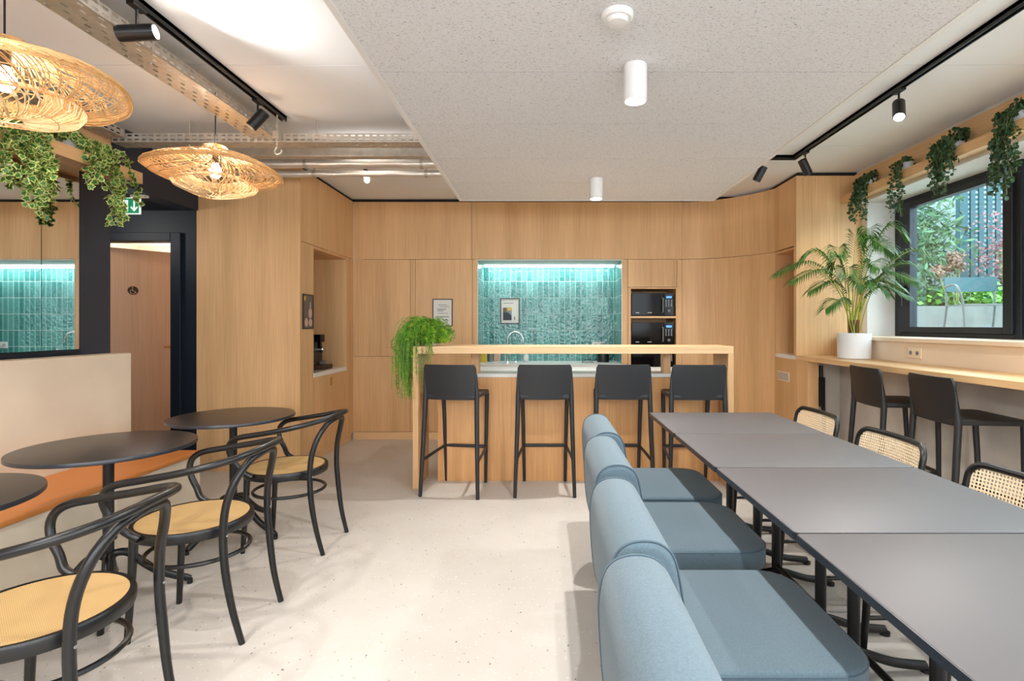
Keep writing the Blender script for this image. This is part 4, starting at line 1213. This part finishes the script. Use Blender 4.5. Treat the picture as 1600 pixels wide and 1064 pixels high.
def make_cane_chair(label):
    """faces -X; origin at seat centre floor; back at +X"""
    t = thing('cane_back_chair', label, 'chair', group='black chairs with cane backs by the tables')
    zb, zt = 0.52, 0.775; W = 0.25
    def fn(y, z):
        a = (z - zb) / (zt - zb)
        return (0.215 + 0.05 * a - 0.035 * (y / W) ** 2, y, z)
    # frame outline
    R = 0.055
    out = rrect(-W + 0.012, W - 0.012, zb + 0.012, zt - 0.012, R, 6)
    dens = []
    for i in range(len(out)):
        a = Vector(out[i]); b = Vector(out[(i + 1) % len(out)])
        n = max(1, int((b - a).length / 0.04))
        for k in range(n): dens.append(a + (b - a) * k / n)
    MB().tube([fn(p.x, p.y) for p in dens], 0.0135, 10, loop=True).build('back_frame', 'black', t, smooth=True)
    def ins(x, z):
        ax = abs(x); dx = ax - (W - 0.012 - R)
        for s_, cz in ((1, zt - 0.012 - R), (-1, zb + 0.012 + R)):
            dz = (z - cz) * s_
            if dx > 0 and dz > 0: return math.hypot(dx, dz) < R + 0.002
        return ax < W - 0.012 and zb + 0.01 < z < zt - 0.01
    cn = MB(); holes_plate(cn, W, zb, zt, 0.0135, fn, ins)
    co = cn.build('cane_back', 'cane', t)
    q = co.modifiers.new('solid', 'SOLIDIFY'); q.thickness = 0.0018
    s = MB(); pillow(s, rrect(-0.22, 0.22, -0.225, 0.225, 0.06), XY, 0.435, 0.462, 0.008)
    s.build('seat', 'black', t, smooth=True, ang=50)
    for sy in (-1, 1):
        MB().tube([(0.25, sy * 0.215, 0.0), (0.205, sy * 0.212, 0.45), (0.195, sy * 0.225, 0.60)], [0.013, 0.016, 0.012], 10).build('leg', 'black', t, smooth=True)
        MB().tube([(-0.215, sy * 0.205, 0.0), (-0.19, sy * 0.195, 0.44)], [0.012, 0.017], 10).build('leg', 'black', t, smooth=True)
    for sy in (-1, 1): MB().tube([(0.235, sy * 0.21, 0.17), (-0.2, sy * 0.2, 0.17)], 0.009, 8).build('stretcher', 'black', t, smooth=True)
    return t


cc = make_cane_chair('black cane backed chair cut by the right edge of the photo')
cc.location = (1.45, 1.83, 0)
dup(cc, (1.45, 2.55, 0), 0, 'black cane backed chair in the middle of the right row')
dup(cc, (1.46, 3.25, 0), 0, 'black cane backed chair farthest along the right row')


# ================================================================== ROUND TABLES
def make_round(label):
    t = thing('bistro_table', label, 'table', group='round dark bistro tables by the banquette')
    R = 0.352
    MB().lathe([(0, 0.738), (R - 0.004, 0.738), (R - 0.001, 0.7375)], n=72, cap=False).lathe([(0, 0.722), (R - 0.004, 0.722)], n=72, cap=False).build('tabletop', 'round_top', t, smooth=True)
    MB().lathe([(R - 0.002, 0.720), (R, 0.722), (R, 0.736), (R - 0.001, 0.738), (R - 0.003, 0.738)], n=72, cap=False).build('edge_band', 'edge', t, smooth=True)
    MB().cyl((0, 0, 0.10), (0, 0, 0.722), 0.022, 20).build('pole', 'metal_black', t, smooth=True)
    MB().box(-0.14, 0.14, -0.03, 0.03, 0.700, 0.7205).build('top_bracket', 'metal_black', t, bevel=0.004)
    for k in range(4):
        a = math.radians(35 + 90 * k)
        c_, s_ = math.cos(a), math.sin(a)
        pth = spline([(0.0, 0, 0.20), (0.03, 0, 0.225), (0.075, 0, 0.215), (0.12, 0, 0.165), (0.20, 0, 0.09), (0.32, 0, 0.024)], 5)
        MB().tube([(p.x * c_, p.x * s_, p.z) for p in pth], [0.018] * (len(pth) - 1) + [0.014], 10).tube([(0.318 * c_, 0.318 * s_, 0.024), (0.318 * c_, 0.318 * s_, 0)], 0.013, 10).build('foot', 'metal_black', t, smooth=True)
    MB().tube([(0.03 + 0.012 * math.cos(a), -0.004, 0.31 + 0.012 * math.sin(a)) for a in [2 * PI * k / 14 for k in range(14)]], 0.0035, 6, loop=True).build('release_ring', 'metal_black', t, smooth=True)
    return t


rt = make_round('round bistro table cut by the left edge of the photo')
rt.location = (-2.05, 1.655, 0)
dup(rt, (-2.05, 2.47, 0), 0, 'round bistro table in the middle of the row of three')
dup(rt, (-1.945, 3.285, 0), math.radians(-50), 'round bistro table farthest from the camera')


# ================================================================== BENTWOOD CHAIRS
def make_bentwood(label):
    """faces +x locally"""
    t = thing('bentwood_armchair', label, 'chair', group='black bentwood armchairs with cane seats')
    R = 0.232
    n = 48
    ring = [(R * math.cos(a), R * math.sin(a) * 0.985) for a in [2 * PI * k / n for k in range(n)]]
    MB().loft([[(x * 0.90, y * 0.90, 0.425) for x, y in ring], [(x * 0.985, y * 0.985, 0.425) for x, y in ring], [(x, y, 0.435) for x, y in ring],
               [(x, y, 0.460) for x, y in ring], [(x * 0.985, y * 0.985, 0.467) for x, y in ring], [(x * 0.90, y * 0.90, 0.465) for x, y in ring]], loop=True).build('seat_rim', 'black', t, smooth=True)
    rr = [0.0, 0.05, 0.11, 0.17, 0.21]
    MB().lathe([(0.0005, 0.4575), (0.08, 0.458), (0.15, 0.460), (0.212, 0.466)], n=48, cap=False).build('cane_seat', 'weave', t, smooth=True)
    # arm hoop
    half = [(-0.325, 0.0, 0.775), (-0.318, 0.09, 0.772), (-0.285, 0.175, 0.762), (-0.21, 0.235, 0.745), (-0.10, 0.262, 0.722), (0.03, 0.270, 0.700), (0.13, 0.268, 0.682),
            (0.175, 0.264, 0.655), (0.188, 0.258, 0.615), (0.175, 0.250, 0.565), (0.145, 0.243, 0.515), (0.115, 0.225, 0.475), (0.075, 0.222, 0.452)]
    full = [(x, -y, z) for x, y, z in half[::-1]] + half[1:]
    sp_ = spline(full, 4)
    MB().tube(sp_, 0.0145, 12).build('arm_hoop', 'black', t, smooth=True)
    # back legs: inverted U
    lg = [(-0.298, 0.165, 0.0), (-0.262, 0.170, 0.14), (-0.238, 0.178, 0.30), (-0.228, 0.176, 0.44), (-0.235, 0.170, 0.56), (-0.262, 0.150, 0.66), (-0.292, 0.105, 0.728), (-0.306, 0.05, 0.748)]
    fl = [(x, -y, z) for x, y, z in lg] + [(-0.308, 0.0, 0.752)] + lg[::-1]
    sp2 = spline(fl, 4)
    m_ = len(sp2) // 2
    r_ = lambda p: 0.0155 if p.z > 0.3 else 0.012 + 0.012 * p.z
    MB().tube(sp2[:m_ + 1], [r_(p) for p in sp2[:m_ + 1]], 12).build('leg', 'black', t, smooth=True)
    MB().tube(sp2[m_:], [r_(p) for p in sp2[m_:]], 12).build('leg', 'black', t, smooth=True)
    for sy in (-1, 1):
        p_ = spline([(0.150, sy * 0.150, 0.43), (0.158, sy * 0.152, 0.25), (0.172, sy * 0.157, 0.0)], 5)
        MB().tube(p_, [0.018 - 0.006 * k / (len(p_) - 1) for k in range(len(p_))], 12).build('leg', 'black', t, smooth=True)
    MB().tube([(0.198 * math.cos(a) - 0.02, 0.19 * math.sin(a), 0.325) for a in [2 * PI * k / 40 for k in range(40)]], 0.0095, 8, loop=True).build('stretcher_ring', 'black', t, smooth=True)
    for sy in (-1, 1): MB().tube([(-0.242, sy * 0.176, 0.445), (-0.246, sy * 0.176, 0.445)], 0.005, 8).build('screw', 'grey', t)
    return t


bc = make_bentwood('black bentwood armchair nearest the camera, cut by the left edge')
bc.location = (-1.50, 1.56, 0); bc.rotation_euler = (0, 0, PI + math.radians(3))
dup(bc, (-1.535, 2.305, 0), PI + math.radians(1), 'black bentwood armchair in the middle of the row')
dup(bc, (-1.545, 3.15, 0), PI + math.radians(-2), 'black bentwood armchair farthest from the camera')


# ================================================================== RATTAN PENDANTS
def make_pendant(label, seed):
    rnd = random.Random(seed)
    t = thing('rattan_pendant_lamp', label, 'pendant lamp', group='wide rattan pendant lamps')
    top = [(0.035, 0.158), (0.06, 0.15), (0.09, 0.115), (0.15, 0.088), (0.24, 0.068), (0.32, 0.042), (0.362, 0.018), (0.375, 0.0)]
    low = [(0.375, 0.0), (0.366, -0.020), (0.33, -0.044), (0.28, -0.062), (0.235, -0.072), (0.20, -0.078)]
    tier = [(0.12, -0.045), (0.20, -0.060), (0.235, -0.082), (0.215, -0.112), (0.15, -0.140), (0.085, -0.150), (0.05, -0.148)]
    def samp(prof, u):
        k = u * (len(prof) - 1); i = min(int(k), len(prof) - 2); f = k - i
        return prof[i][0] + (prof[i + 1][0] - prof[i][0]) * f, prof[i][1] + (prof[i + 1][1] - prof[i][1]) * f
    ph = rnd.random() * 6
    def wob(r, z, th):
        w = 1 + 0.025 * math.sin(2 * th + ph)
        return r * w, z + 0.012 * math.sin(3 * th + ph) * (r / 0.375)
    def weave(prof, n, swirl, rad, segs, mi, mb, j=0.03):
        for k in range(n):
            th0 = 2 * PI * k / n + rnd.uniform(-j, j) * 0.6
            sw = swirl * rnd.uniform(0.85, 1.15)
            pts = []
            for i in range(segs + 1):
                u = i / segs
                r, z = samp(prof, u)
                th = th0 + sw * u ** 0.8
                r, z = wob(r, z, th)
                pts.append((r * math.cos(th), r * math.sin(th), z))
            mb.tube(pts, rad, 3, mi=mi, cap=False)
    a = MB(); weave(top, 110, 1.0, 0.0026, 14, 0, a, 0.015); weave(top, 20, -0.7, 0.0018, 14, 1, a)
    for (r, z) in ((0.05, 0.153), (0.12, 0.10), (0.20, 0.078), (0.30, 0.05)):
        a.tube([(wob(r, z, b)[0] * math.cos(b), wob(r, z, b)[0] * math.sin(b), wob(r, z, b)[1]) for b in [2 * PI * k / 60 for k in range(60)]], 0.002, 4, loop=True)
    for k in range(6):
        rr = 0.366 + 0.002 * k; zz = 0.012 - 0.005 * k
        a.tube([(wob(rr, zz, b)[0] * math.cos(b), wob(rr, zz, b)[0] * math.sin(b), wob(rr, zz, b)[1]) for b in [2 * PI * q / 72 for q in range(72)]], 0.0022, 4, loop=True)
    a.build('upper_shade', ['rattan', 'rattan_light'], t)
    b_ = MB(); weave(low, 130, 0.45, 0.0026, 9, 0, b_, 0.012); weave(low, 16, -0.4, 0.0018, 9, 1, b_)
    for (r, z) in ((0.335, -0.044), (0.285, -0.061), (0.205, -0.077)):
        b_.tube([(wob(r, z, b)[0] * math.cos(b), wob(r, z, b)[0] * math.sin(b), wob(r, z, b)[1]) for b in [2 * PI * k / 60 for k in range(60)]], 0.002, 4, loop=True)
    b_.build('lower_shade', ['rattan', 'rattan_light'], t)
    c_ = MB(); weave(tier, 90, 0.7, 0.0024, 12, 1, c_, 0.015); weave(tier, 14, -0.5, 0.0017, 12, 0, c_)
    for (r, z) in ((0.235, -0.082), (0.05, -0.148), (0.15, -0.14)):
        c_.tube([(wob(r, z, b)[0] * math.cos(b), wob(r, z, b)[0] * math.sin(b), wob(r, z, b)[1]) for b in [2 * PI * k / 60 for k in range(60)]], 0.002, 4, loop=True)
    c_.build('inner_shade', ['rattan', 'rattan_light'], t)
    MB().cyl((0, 0, 0.155), (0, 0, 0.50), 0.0035, 8).lathe([(0, 0.165), (0.01, 0.165), (0.03, 0.15), (0, 0.15)], n=16).build('cord', 'metal_black', t, smooth=True)
    MB().cyl((0, 0, 0.05), (0, 0, 0.155), 0.018, 14).build('socket', 'metal_black', t, smooth=True)
    MB().lathe([(0.001, -0.045), (0.02, -0.04), (0.032, -0.018), (0.034, 0.005), (0.02, 0.035), (0.014, 0.05), (0.001, 0.05)], n=20).build('bulb', 'bulb', t, smooth=True)
    return t


pd = make_pendant('nearer rattan pendant lamp, cut by the left edge', 3)
pd.location = (-2.03, 1.975, 2.225)
dup(pd, (-2.035, 3.25, 2.258), math.radians(70), 'farther rattan pendant lamp, over the farthest bistro table')
point('pendant_glow', (-2.03, 1.975, 2.215), 20, 0.04, (1, 0.94, 0.86))
point('pendant_glow', (-2.035, 3.25, 2.248), 20, 0.04, (1, 0.94, 0.86))


# ================================================================== PLANTS
def leaf_frame(rnd, p, down=0.4):
    n = Vector((rnd.uniform(-1, 1), rnd.uniform(-1, 1), rnd.uniform(-0.2, 1))).normalized()
    d = Vector((rnd.uniform(-1, 1), rnd.uniform(-1, 1), rnd.uniform(-1.2, 0.3)))
    d = (d - n * d.dot(n)).normalized()
    return n, d, n.cross(d)


IVY = [(0.0, 0.0), (0.30, -0.12), (0.52, 0.10), (0.40, 0.30), (0.56, 0.56), (0.28, 0.58), (0.0, 1.0), (-0.28, 0.58), (-0.56, 0.56), (-0.40, 0.30), (-0.52, 0.10), (-0.30, -0.12)]


def ivy_leaf(mb, rnd, p, s):
    n, d, w = leaf_frame(rnd, p)
    c = p + d * s * 0.36 + n * s * 0.06
    out = [p + d * (b * s) + w * (a * s) for a, b in IVY]
    inn = [c + (q - c) * 0.70 + n * s * 0.03 for q in out]
    N = len(out)
    vs = out + inn + [c]
    fs = [(k, (k + 1) % N, N + (k + 1) % N, N + k) for k in range(N)]
    mb.add(vs, fs, 1)
    mb.add(inn + [c], [(k, (k + 1) % N, N) for k in range(N)], 0)


def round_leaf(mb, rnd, p, s):
    n, d, w = leaf_frame(rnd, p)
    c = p + d * s * 0.5
    vs = [c + (d * math.cos(a) + w * math.sin(a)) * s * 0.5 for a in [2 * PI * k / 7 for k in range(7)]] + [c + n * s * 0.12]
    mb.add(vs, [(k, (k + 1) % 7, 7) for k in range(7)], 0)


def trailing(name, label, group, pot, pot_r, pot_h, strands, leaf, s, step, leafmats, seed, top_n=80, spread=0.10, top_h=0.10):
    rnd = random.Random(seed)
    t = thing(name, label, 'plant', pot, 0, group)
    MB().lathe([(0, 0), (pot_r * 0.78, 0), (pot_r, pot_h), (pot_r * 0.9, pot_h), (pot_r * 0.85, pot_h * 0.85), (0, pot_h * 0.85)], n=24).build('pot', 'pot', t, smooth=True, ang=35)
    lf = MB(); sm = MB()
    for k in range(top_n):
        a = rnd.uniform(0, 2 * PI); r = spread * math.sqrt(rnd.random())
        leaf(lf, rnd, Vector((r * math.cos(a) * 0.8, r * math.sin(a) * 1.3, pot_h + rnd.uniform(-0.03, top_h) * (1 - r / spread * 0.5))), s * rnd.uniform(0.8, 1.15))
    for st_ in strands:
        # st_: list of control points relative to pot
        pts = spline([Vector(q) + Vector((rnd.uniform(-.012, .012), rnd.uniform(-.02, .02), rnd.uniform(-.01, .01))) for q in st_], 6)
        sm.tube(pts, 0.0016, 3)
        L = 0
        for a, b in zip(pts[:-1], pts[1:]):
            sg_ = (b - a).length; L += sg_
            while L > step:
                L -= step
                p = b + Vector((rnd.uniform(-1, 1), rnd.uniform(-1, 1), rnd.uniform(-1, 1))) * s * 0.35
                leaf(lf, rnd, p, s * rnd.uniform(0.65, 1.15))
    sm.build('vines', 'stem', t)
    lf.build('foliage', leafmats, t, smooth=False)
    return t


def drape(rnd, out_dir, out, y0, y1, drop, n=1):
    """vine over the shelf lip in direction out_dir (x sign) then hanging down"""
    o = out_dir
    return [(0, y0 * 0.3, 0.10), (o * out * 0.7, y0, 0.11), (o * out, (y0 + y1) / 2, 0.02), (o * (out + 0.015), y1, -drop * 0.5), (o * (out + 0.005), y1 + rnd.uniform(-.03, .03), -drop)]


rn = random.Random(11)
# left shelf ivies (pot on shelf, lip at +x)
S1 = [drape(rn, 1, rn.uniform(0.12, 0.16), rn.uniform(-0.14, 0.08), rn.uniform(-0.18, 0.10), rn.uniform(0.10, 0.34)) for _ in range(14)] + \
     [drape(rn, 1, rn.uniform(0.12, 0.16), rn.uniform(-0.06, 0.1), rn.uniform(-0.04, 0.14), rn.uniform(0.30, 0.44)) for _ in range(6)] + \
     [drape(rn, 1, 0.15, -0.12, -0.30, 0.32) for _ in range(3)]
trailing('potted_ivy', 'variegated ivy trailing from the left shelf over the mirror', 'variegated ivies on the left shelf', (-2.965, 2.90, 2.35), 0.055, 0.10, S1, ivy_leaf, 0.040, 0.013, ['green1', 'cream_leaf'], 5)
S2 = [drape(rn, 1, rn.uniform(0.12, 0.15), rn.uniform(-0.06, 0.18), rn.uniform(0.0, 0.26), rn.uniform(0.06, 0.20)) for _ in range(11)] + \
     [drape(rn, 1, rn.uniform(0.12, 0.15), rn.uniform(0.08, 0.18), rn.uniform(0.16, 0.24), rn.uniform(0.28, 0.38)) for _ in range(6)] + \
     [drape(rn, 1, 0.13, 0.3, 0.40, 0.20) for _ in range(1)]
trailing('potted_ivy', 'variegated ivy at the far end of the left shelf, near the exit sign', 'variegated ivies on the left shelf', (-2.965, 3.26, 2.35), 0.055, 0.10, S2, ivy_leaf, 0.040, 0.013, ['green1', 'cream_leaf'], 6)
# right shelf (lip at -x)
def rstr(k, ymin, ymax, dmin, dmax, seed):
    r_ = random.Random(seed)
    return [drape(r_, -1, r_.uniform(0.085, 0.115), r_.uniform(ymin, ymax), r_.uniform(ymin, ymax), r_.uniform(dmin, dmax)) for _ in range(k)]


trailing('trailing_plant', 'small leaved trailing plant on the right shelf, farthest from the camera', 'small leaved trailing plants on the right shelf', (2.876, 4.62, 2.49), 0.045, 0.10,
         rstr(18, -0.10, 0.10, 0.05, 0.26, 21), round_leaf, 0.026, 0.010, ['green2'], 21, 60, 0.06, 0.09)
trailing('trailing_plant', 'sparser small leaved trailing plant on the right shelf, above the palm', 'small leaved trailing plants on the right shelf', (2.876, 4.15, 2.49), 0.045, 0.10,
         rstr(9, -0.10, 0.08, 0.10, 0.34, 22), round_leaf, 0.024, 0.013, ['green2'], 22, 34, 0.06, 0.07)
trailing('trailing_plant', 'dense small leaved trailing plant on the right shelf, above the window', 'small leaved trailing plants on the right shelf', (2.876, 3.66, 2.49), 0.05, 0.11,
         rstr(18, -0.13, 0.12, 0.05, 0.28, 23), round_leaf, 0.026, 0.010, ['green2'], 23, 80, 0.075, 0.09)
trailing('trailing_plant', 'small leaved trailing plant on the right shelf, cut by the right edge', 'small leaved trailing plants on the right shelf', (2.876, 3.17, 2.49), 0.05, 0.11,
         rstr(14, -0.10, 0.10, 0.08, 0.34, 24) + rstr(3, -0.05, 0.05, 0.38, 0.42, 25), round_leaf, 0.026, 0.011, ['green2'], 24, 70, 0.07, 0.09)

# palm
def make_palm():
    rnd = random.Random(4)
    P0 = Vector((2.64, 4.47, 1.021))
    t = thing('potted_palm', 'large palm in a white pot on the window counter', 'plant', P0)
    MB().lathe([(0, 0), (0.118, 0), (0.126, 0.006), (0.130, 0.215), (0.123, 0.218), (0.120, 0.19), (0, 0.19)], n=48).build('pot', 'pot', t, smooth=True, ang=35)
    MB().lathe([(0, 0.188), (0.119, 0.19), (0.10, 0.2), (0, 0.205)], n=24).build('soil', 'soil', t)
    def at(x, y_, Y): return Vector((px(x, Y), Y, pz(y_, Y))) - P0
    tips = [at(1212, 428, 4.30), at(1235, 440, 4.15), at(1250, 408, 4.6), at(1290, 482, 4.2), at(1300, 415, 4.55), at(1345, 378, 4.45), at(1358, 372, 4.6),
            at(1412, 366, 4.30), at(1395, 395, 4.5), at(1472, 405, 3.95), at(1455, 425, 4.1), at(1418, 462, 4.25), at(1408, 450, 4.45), at(1385, 455, 4.2), at(1325, 430, 4.2), at(1375, 420, 4.15), at(1265, 455, 4.35), at(1308, 398, 4.3), at(1432, 440, 4.0), at(1380, 385, 4.2), at(1352, 448, 4.1)]
    for i, tip in enumerate(tips):
        base = Vector((rnd.uniform(-0.035, 0.035), rnd.uniform(-0.035, 0.035), 0.19))
        h = Vector((tip.x, tip.y, 0)); hl = h.length
        apex = max(tip.z + 0.05 + 0.06 * hl, 0.40)
        mid = base + Vector((tip.x * 0.22, tip.y * 0.22, 0)) ; mid.z = 0.19 + (apex - 0.19) * 0.66
        m2 = base + Vector((tip.x * 0.60, tip.y * 0.60, 0)); m2.z = apex
        pts = spline([base, mid, m2, tip], 8)
        N = len(pts)
        MB().tube(pts, [0.0046 * (1 - 0.7 * k / N) for k in range(N)], 5).build('stem', 'palm_stem', t, smooth=True)
        lf = MB()
        s0 = int(N * 0.42)
        for k in range(s0, N - 1):
            for sub in (0.0, 0.5):
                p = pts[k] + (pts[k + 1] - pts[k]) * sub
                u = (k + sub - s0) / (N - 1 - s0)
                T = (pts[k + 1] - pts[k]).normalized()
                side = T.cross(Vector((0, 0, 1)))
                side = side.normalized() if side.length > 0.2 else Vector((1, 0, 0))
                ln = (0.05 + 0.125 * math.sin(PI * min(1, 0.10 + 0.86 * u))) * rnd.uniform(0.85, 1.1)
                for sg_ in (-1, 1):
                    D = (side * sg_ * (1.0 - 0.45 * u) + T * (0.55 + 0.5 * u) + Vector((0, 0, 0.10))).normalized()
                    wv = D.cross(Vector((0, 0, 1))).normalized() * 0.0068
                    a = p; b = p + D * ln * 0.5 + Vector((0, 0, -0.002)); c = p + D * ln * 0.97 + Vector((0, 0, -0.34 * ln - 0.01))
                    up = Vector((0, 0, 0.003))
                    lf.add([a, b + wv, c, b - wv, b + up], [(0, 1, 4), (1, 2, 4), (0, 4, 3), (4, 2, 3)])
        lf.build('frond', 'palm', t)
    bs = MB()
    for k in range(9):
        a = 2 * PI * k / 9; r = 0.03
        bs.tube([(r * math.cos(a), r * math.sin(a), 0.19), (r * 1.2 * math.cos(a), r * 1.2 * math.sin(a), 0.33)], [0.010, 0.005], 6)
    bs.build('stem_base', mat('reddish_sheath', (120, 72, 50), 0.7), t, smooth=True)
    return t


make_palm()

# bushy hanging plant on bar end
def make_bush():
    rnd = random.Random(9)
    P0 = Vector((-0.955, 4.36, 1.137))
    t = thing('bushy_hanging_plant', 'bushy bright green plant spilling over the left end of the bar', 'plant', P0)
    MB().lathe([(0, 0), (0.065, 0), (0.08, 0.11), (0.072, 0.11), (0.07, 0.09), (0, 0.09)], n=24).build('pot', 'cream', t, smooth=True, ang=35)
    fl = MB()
    for k in range(620):
        a = rnd.uniform(0, 2 * PI)
        lean = rnd.random()
        dx, dy = math.cos(a), math.sin(a)
        # most strands fall to the left and towards the camera
        dx = dx * 0.18 - (0.06 if rnd.random() < 0.6 else 0.0); dy = dy * 0.13 - 0.05
        reach = rnd.uniform(0.5, 1.15)
        ex, ey = dx * reach, dy * reach
        top = rnd.uniform(0.10, 0.24) * (1.05 - 0.35 * lean)
        outside = ex < -0.11 or ey < -0.165
        low = rnd.uniform(-0.44, 0.05) if outside else rnd.uniform(0.0, 0.17)
        if ex > 0.06: low = rnd.uniform(-0.08, 0.12) if ey < -0.165 else rnd.uniform(0.02, 0.15)
        pts = spline([(rnd.uniform(-.04, .04), rnd.uniform(-.04, .04), 0.08), (ex * 0.5, ey * 0.5, top), (ex * 0.95, ey * 0.95, top - 0.05), (ex * 1.08, ey * 1.08, (top + low) / 2 - 0.02), (ex * 1.05 + rnd.uniform(-.02, .02), ey * 1.05, low)], 4)
        fl.tube(pts, 0.0013, 3, cap=False, mi=0)
        mi = 1 if rnd.random() < 0.35 else 0
        for p, q in zip(pts[3:-1], pts[4:]):
            for _ in range(5):
                d = Vector((rnd.uniform(-1, 1), rnd.uniform(-1, 1), rnd.uniform(-0.9, 0.6))) * 0.024
                w = d.cross(Vector((rnd.uniform(-1, 1), rnd.uniform(-1, 1), rnd.uniform(-1, 1)))).normalized() * 0.0024
                p_ = p + (q - p) * rnd.random()
                fl.add([p_ - w, p_ + w, p_ + d], [(0, 1, 2)], mi)
    fl.build('foliage', ['green3', 'fern_lime'], t)
    return t


make_bush()

# ================================================================== OUTDOORS
GZ = 1.12
struct('ground_courtyard', MB().box(3.42, 14, -3, 14, GZ - 0.1, GZ), 'ext_ground')
struct('wall_courtyard', MB().box(3.42, 14, 10.2, 10.4, GZ, 4.6).box(12.0, 12.2, -3, 10.2, GZ, 3.2), 'ext_wall', label='pale courtyard wall beyond the garden')
pl = thing('planter', 'long concrete garden planter outside the window', 'planter', (0, 0, 0))
MB().box(4.2, 11.5, 7.6, 7.75, GZ, pz(478, 7.6)).box(4.2, 11.5, 8.9, 9.0, GZ, pz(478, 7.6)).box(4.2, 4.3, 7.75, 8.9, GZ, pz(478, 7.6)).box(11.4, 11.5, 7.75, 8.9, GZ, pz(478, 7.6)).build('wall', 'ext_conc', pl)
MB().box(4.3, 11.4, 7.75, 8.9, pz(478, 7.6) - 0.12, pz(478, 7.6) - 0.05).build('soil', 'soil', pl)
rc = random.Random(31)


def shrub(name, label, c, r, n, s, m_, shape='blob', group=None):
    t = thing(name, label, 'shrub', c, 0, group)
    lf = MB()
    for k in range(n):
        v = Vector((rc.gauss(0, 0.45), rc.gauss(0, 0.45), rc.gauss(0, 0.45)))
        p = Vector((v.x * r[0], v.y * r[1], r[2] + v.z * r[2]))
        if p.z < 0: p.z = -p.z * 0.5
        d = Vector((rc.uniform(-1, 1), rc.uniform(-1, 1), rc.uniform(-0.8, 0.8))).normalized()
        w = d.cross(Vector((rc.uniform(-1, 1), rc.uniform(-1, 1), rc.uniform(-1, 1)))).normalized()
        ww = s * (0.12 if shape == 'needle' else 0.35)
        lf.add([p, p + d * s * 0.5 + w * ww, p + d * s, p + d * s * 0.5 - w * ww], [(0, 1, 2, 3)])
    lf.build('foliage', m_, t)
    sm = MB()
    for k in range(5):
        sm.tube([(rc.uniform(-.05, .05), rc.uniform(-.05, .05), 0), (rc.uniform(-.4, .4) * r[0], rc.uniform(-.4, .4) * r[1], r[2] * 1.2)], 0.012, 5)
    sm.build('stems', 'stem', t)
    return t


zp = pz(478, 7.6) - 0.05
shrub('bamboo', 'tall light green bamboo at the left of the window view', (px(1438, 8.4), 8.3, zp), (0.50, 0.4, 1.15), 1500, 0.17, 'ext_leaf', 'needle')
shrub('garden_shrub', 'bright low shrub in the planter behind the garden chair', (px(1515, 8.3), 8.2, zp), (0.9, 0.35, 0.16), 1100, 0.10, 'ext_leaf2')
shrub('garden_shrub', 'dark green shrub in the planter left of the garden chair', (px(1460, 8.3), 8.35, zp), (0.45, 0.35, 0.2), 700, 0.10, 'ext_leaf')
shrub('red_maple', 'reddish leaved shrub in front of the teal lattice', (px(1560, 8.6), 8.5, zp), (0.5, 0.3, 0.85), 900, 0.055, 'red_leaf')
hy = thing('dried_hydrangea', 'brown dried flower heads above the planter', 'flowers', (px(1500, 7.9), 7.95, zp))
hb = MB(); hs = MB()
for (xp, yp, r_) in ((1497, 404, 0.12), (1488, 416, 0.07), (1469, 424, 0.08), (1503, 419, 0.06)):
    c_ = Vector((px(xp, 7.9), 7.95, pz(yp, 7.95))) - hy.location
    for k in range(160):
        v = Vector((rc.gauss(0, 1), rc.gauss(0, 1), rc.gauss(0, 1))).normalized() * r_ * rc.uniform(0.75, 1)
        d = Vector((rc.uniform(-1, 1), rc.uniform(-1, 1), rc.uniform(-1, 1))).normalized() * 0.03
        w = d.cross(v).normalized() * 0.02
        hb.add([c_ + v, c_ + v + d + w, c_ + v + 2 * d, c_ + v + d - w], [(0, 1, 2, 3)])
    hs.tube([(c_.x * 0.3, 0, 0), c_], 0.008, 5)
hb.build('flower_heads', 'dry', hy); hs.build('stems', 'stem', hy)
# lattice
lt = thing('lattice_fence', 'teal lattice screen behind the garden plants', 'fence', (0, 0, 0))
x0, x1 = px(1500, 9.2), px(1640, 9.2); z1 = pz(286, 9.2)
MB().box(x0, x0 + 0.14, 9.2, 9.3, GZ, z1 + 0.1).box(x0, x1, 9.2, 9.3, z1 - 0.02, z1 + 0.10).build('frame', 'teal', lt)
lv = MB()
k = x0 + 0.22
while k < x1:
    lv.box(k, k + 0.085, 9.24, 9.27, GZ, z1); k += 0.15
z = GZ + 0.1
while z < z1:
    lv.box(x0 + 0.14, x1, 9.26, 9.29, z, z + 0.035); z += 0.085
lv.build('slats', 'teal', lt)
# garden chair
gc = thing('garden_chair', 'teal and grey metal garden armchair outside the window', 'chair', (5.15, 6.2, GZ), math.radians(-15))
Wc = 0.27
MB().box(-Wc, Wc, -0.25, 0.22, 0.415, 0.43).build('seat', 'tube_grey', gc, bevel=0.01)
b = MB()
rings = []
for i in range(9):
    a = -1 + 2 * i / 8
    rings.append([(a * Wc, 0.22 + 0.06 - 0.10 * a * a, 0.60), (a * Wc, 0.22 + 0.075 - 0.10 * a * a, 0.60), (a * Wc, 0.26 + 0.075 - 0.10 * a * a, 0.78), (a * Wc, 0.26 + 0.06 - 0.10 * a * a, 0.78)])
b.loft(rings).build('backrest', 'teal', gc, smooth=True, ang=30)
for sx in (-1, 1):
    MB().tube(spline([(sx * 0.27, -0.28, 0.0), (sx * 0.27, -0.23, 0.42), (sx * 0.30, -0.20, 0.60), (sx * 0.30, -0.10, 0.66), (sx * 0.28, 0.12, 0.66), (sx * 0.27, 0.21, 0.66)], 5), 0.013, 8).build('arm', 'tube_grey', gc, smooth=True)
    MB().tube([(sx * 0.26, 0.30, 0.0), (sx * 0.25, 0.21, 0.42), (sx * 0.25, 0.24, 0.62)], 0.013, 8).build('leg', 'tube_grey', gc, smooth=True)
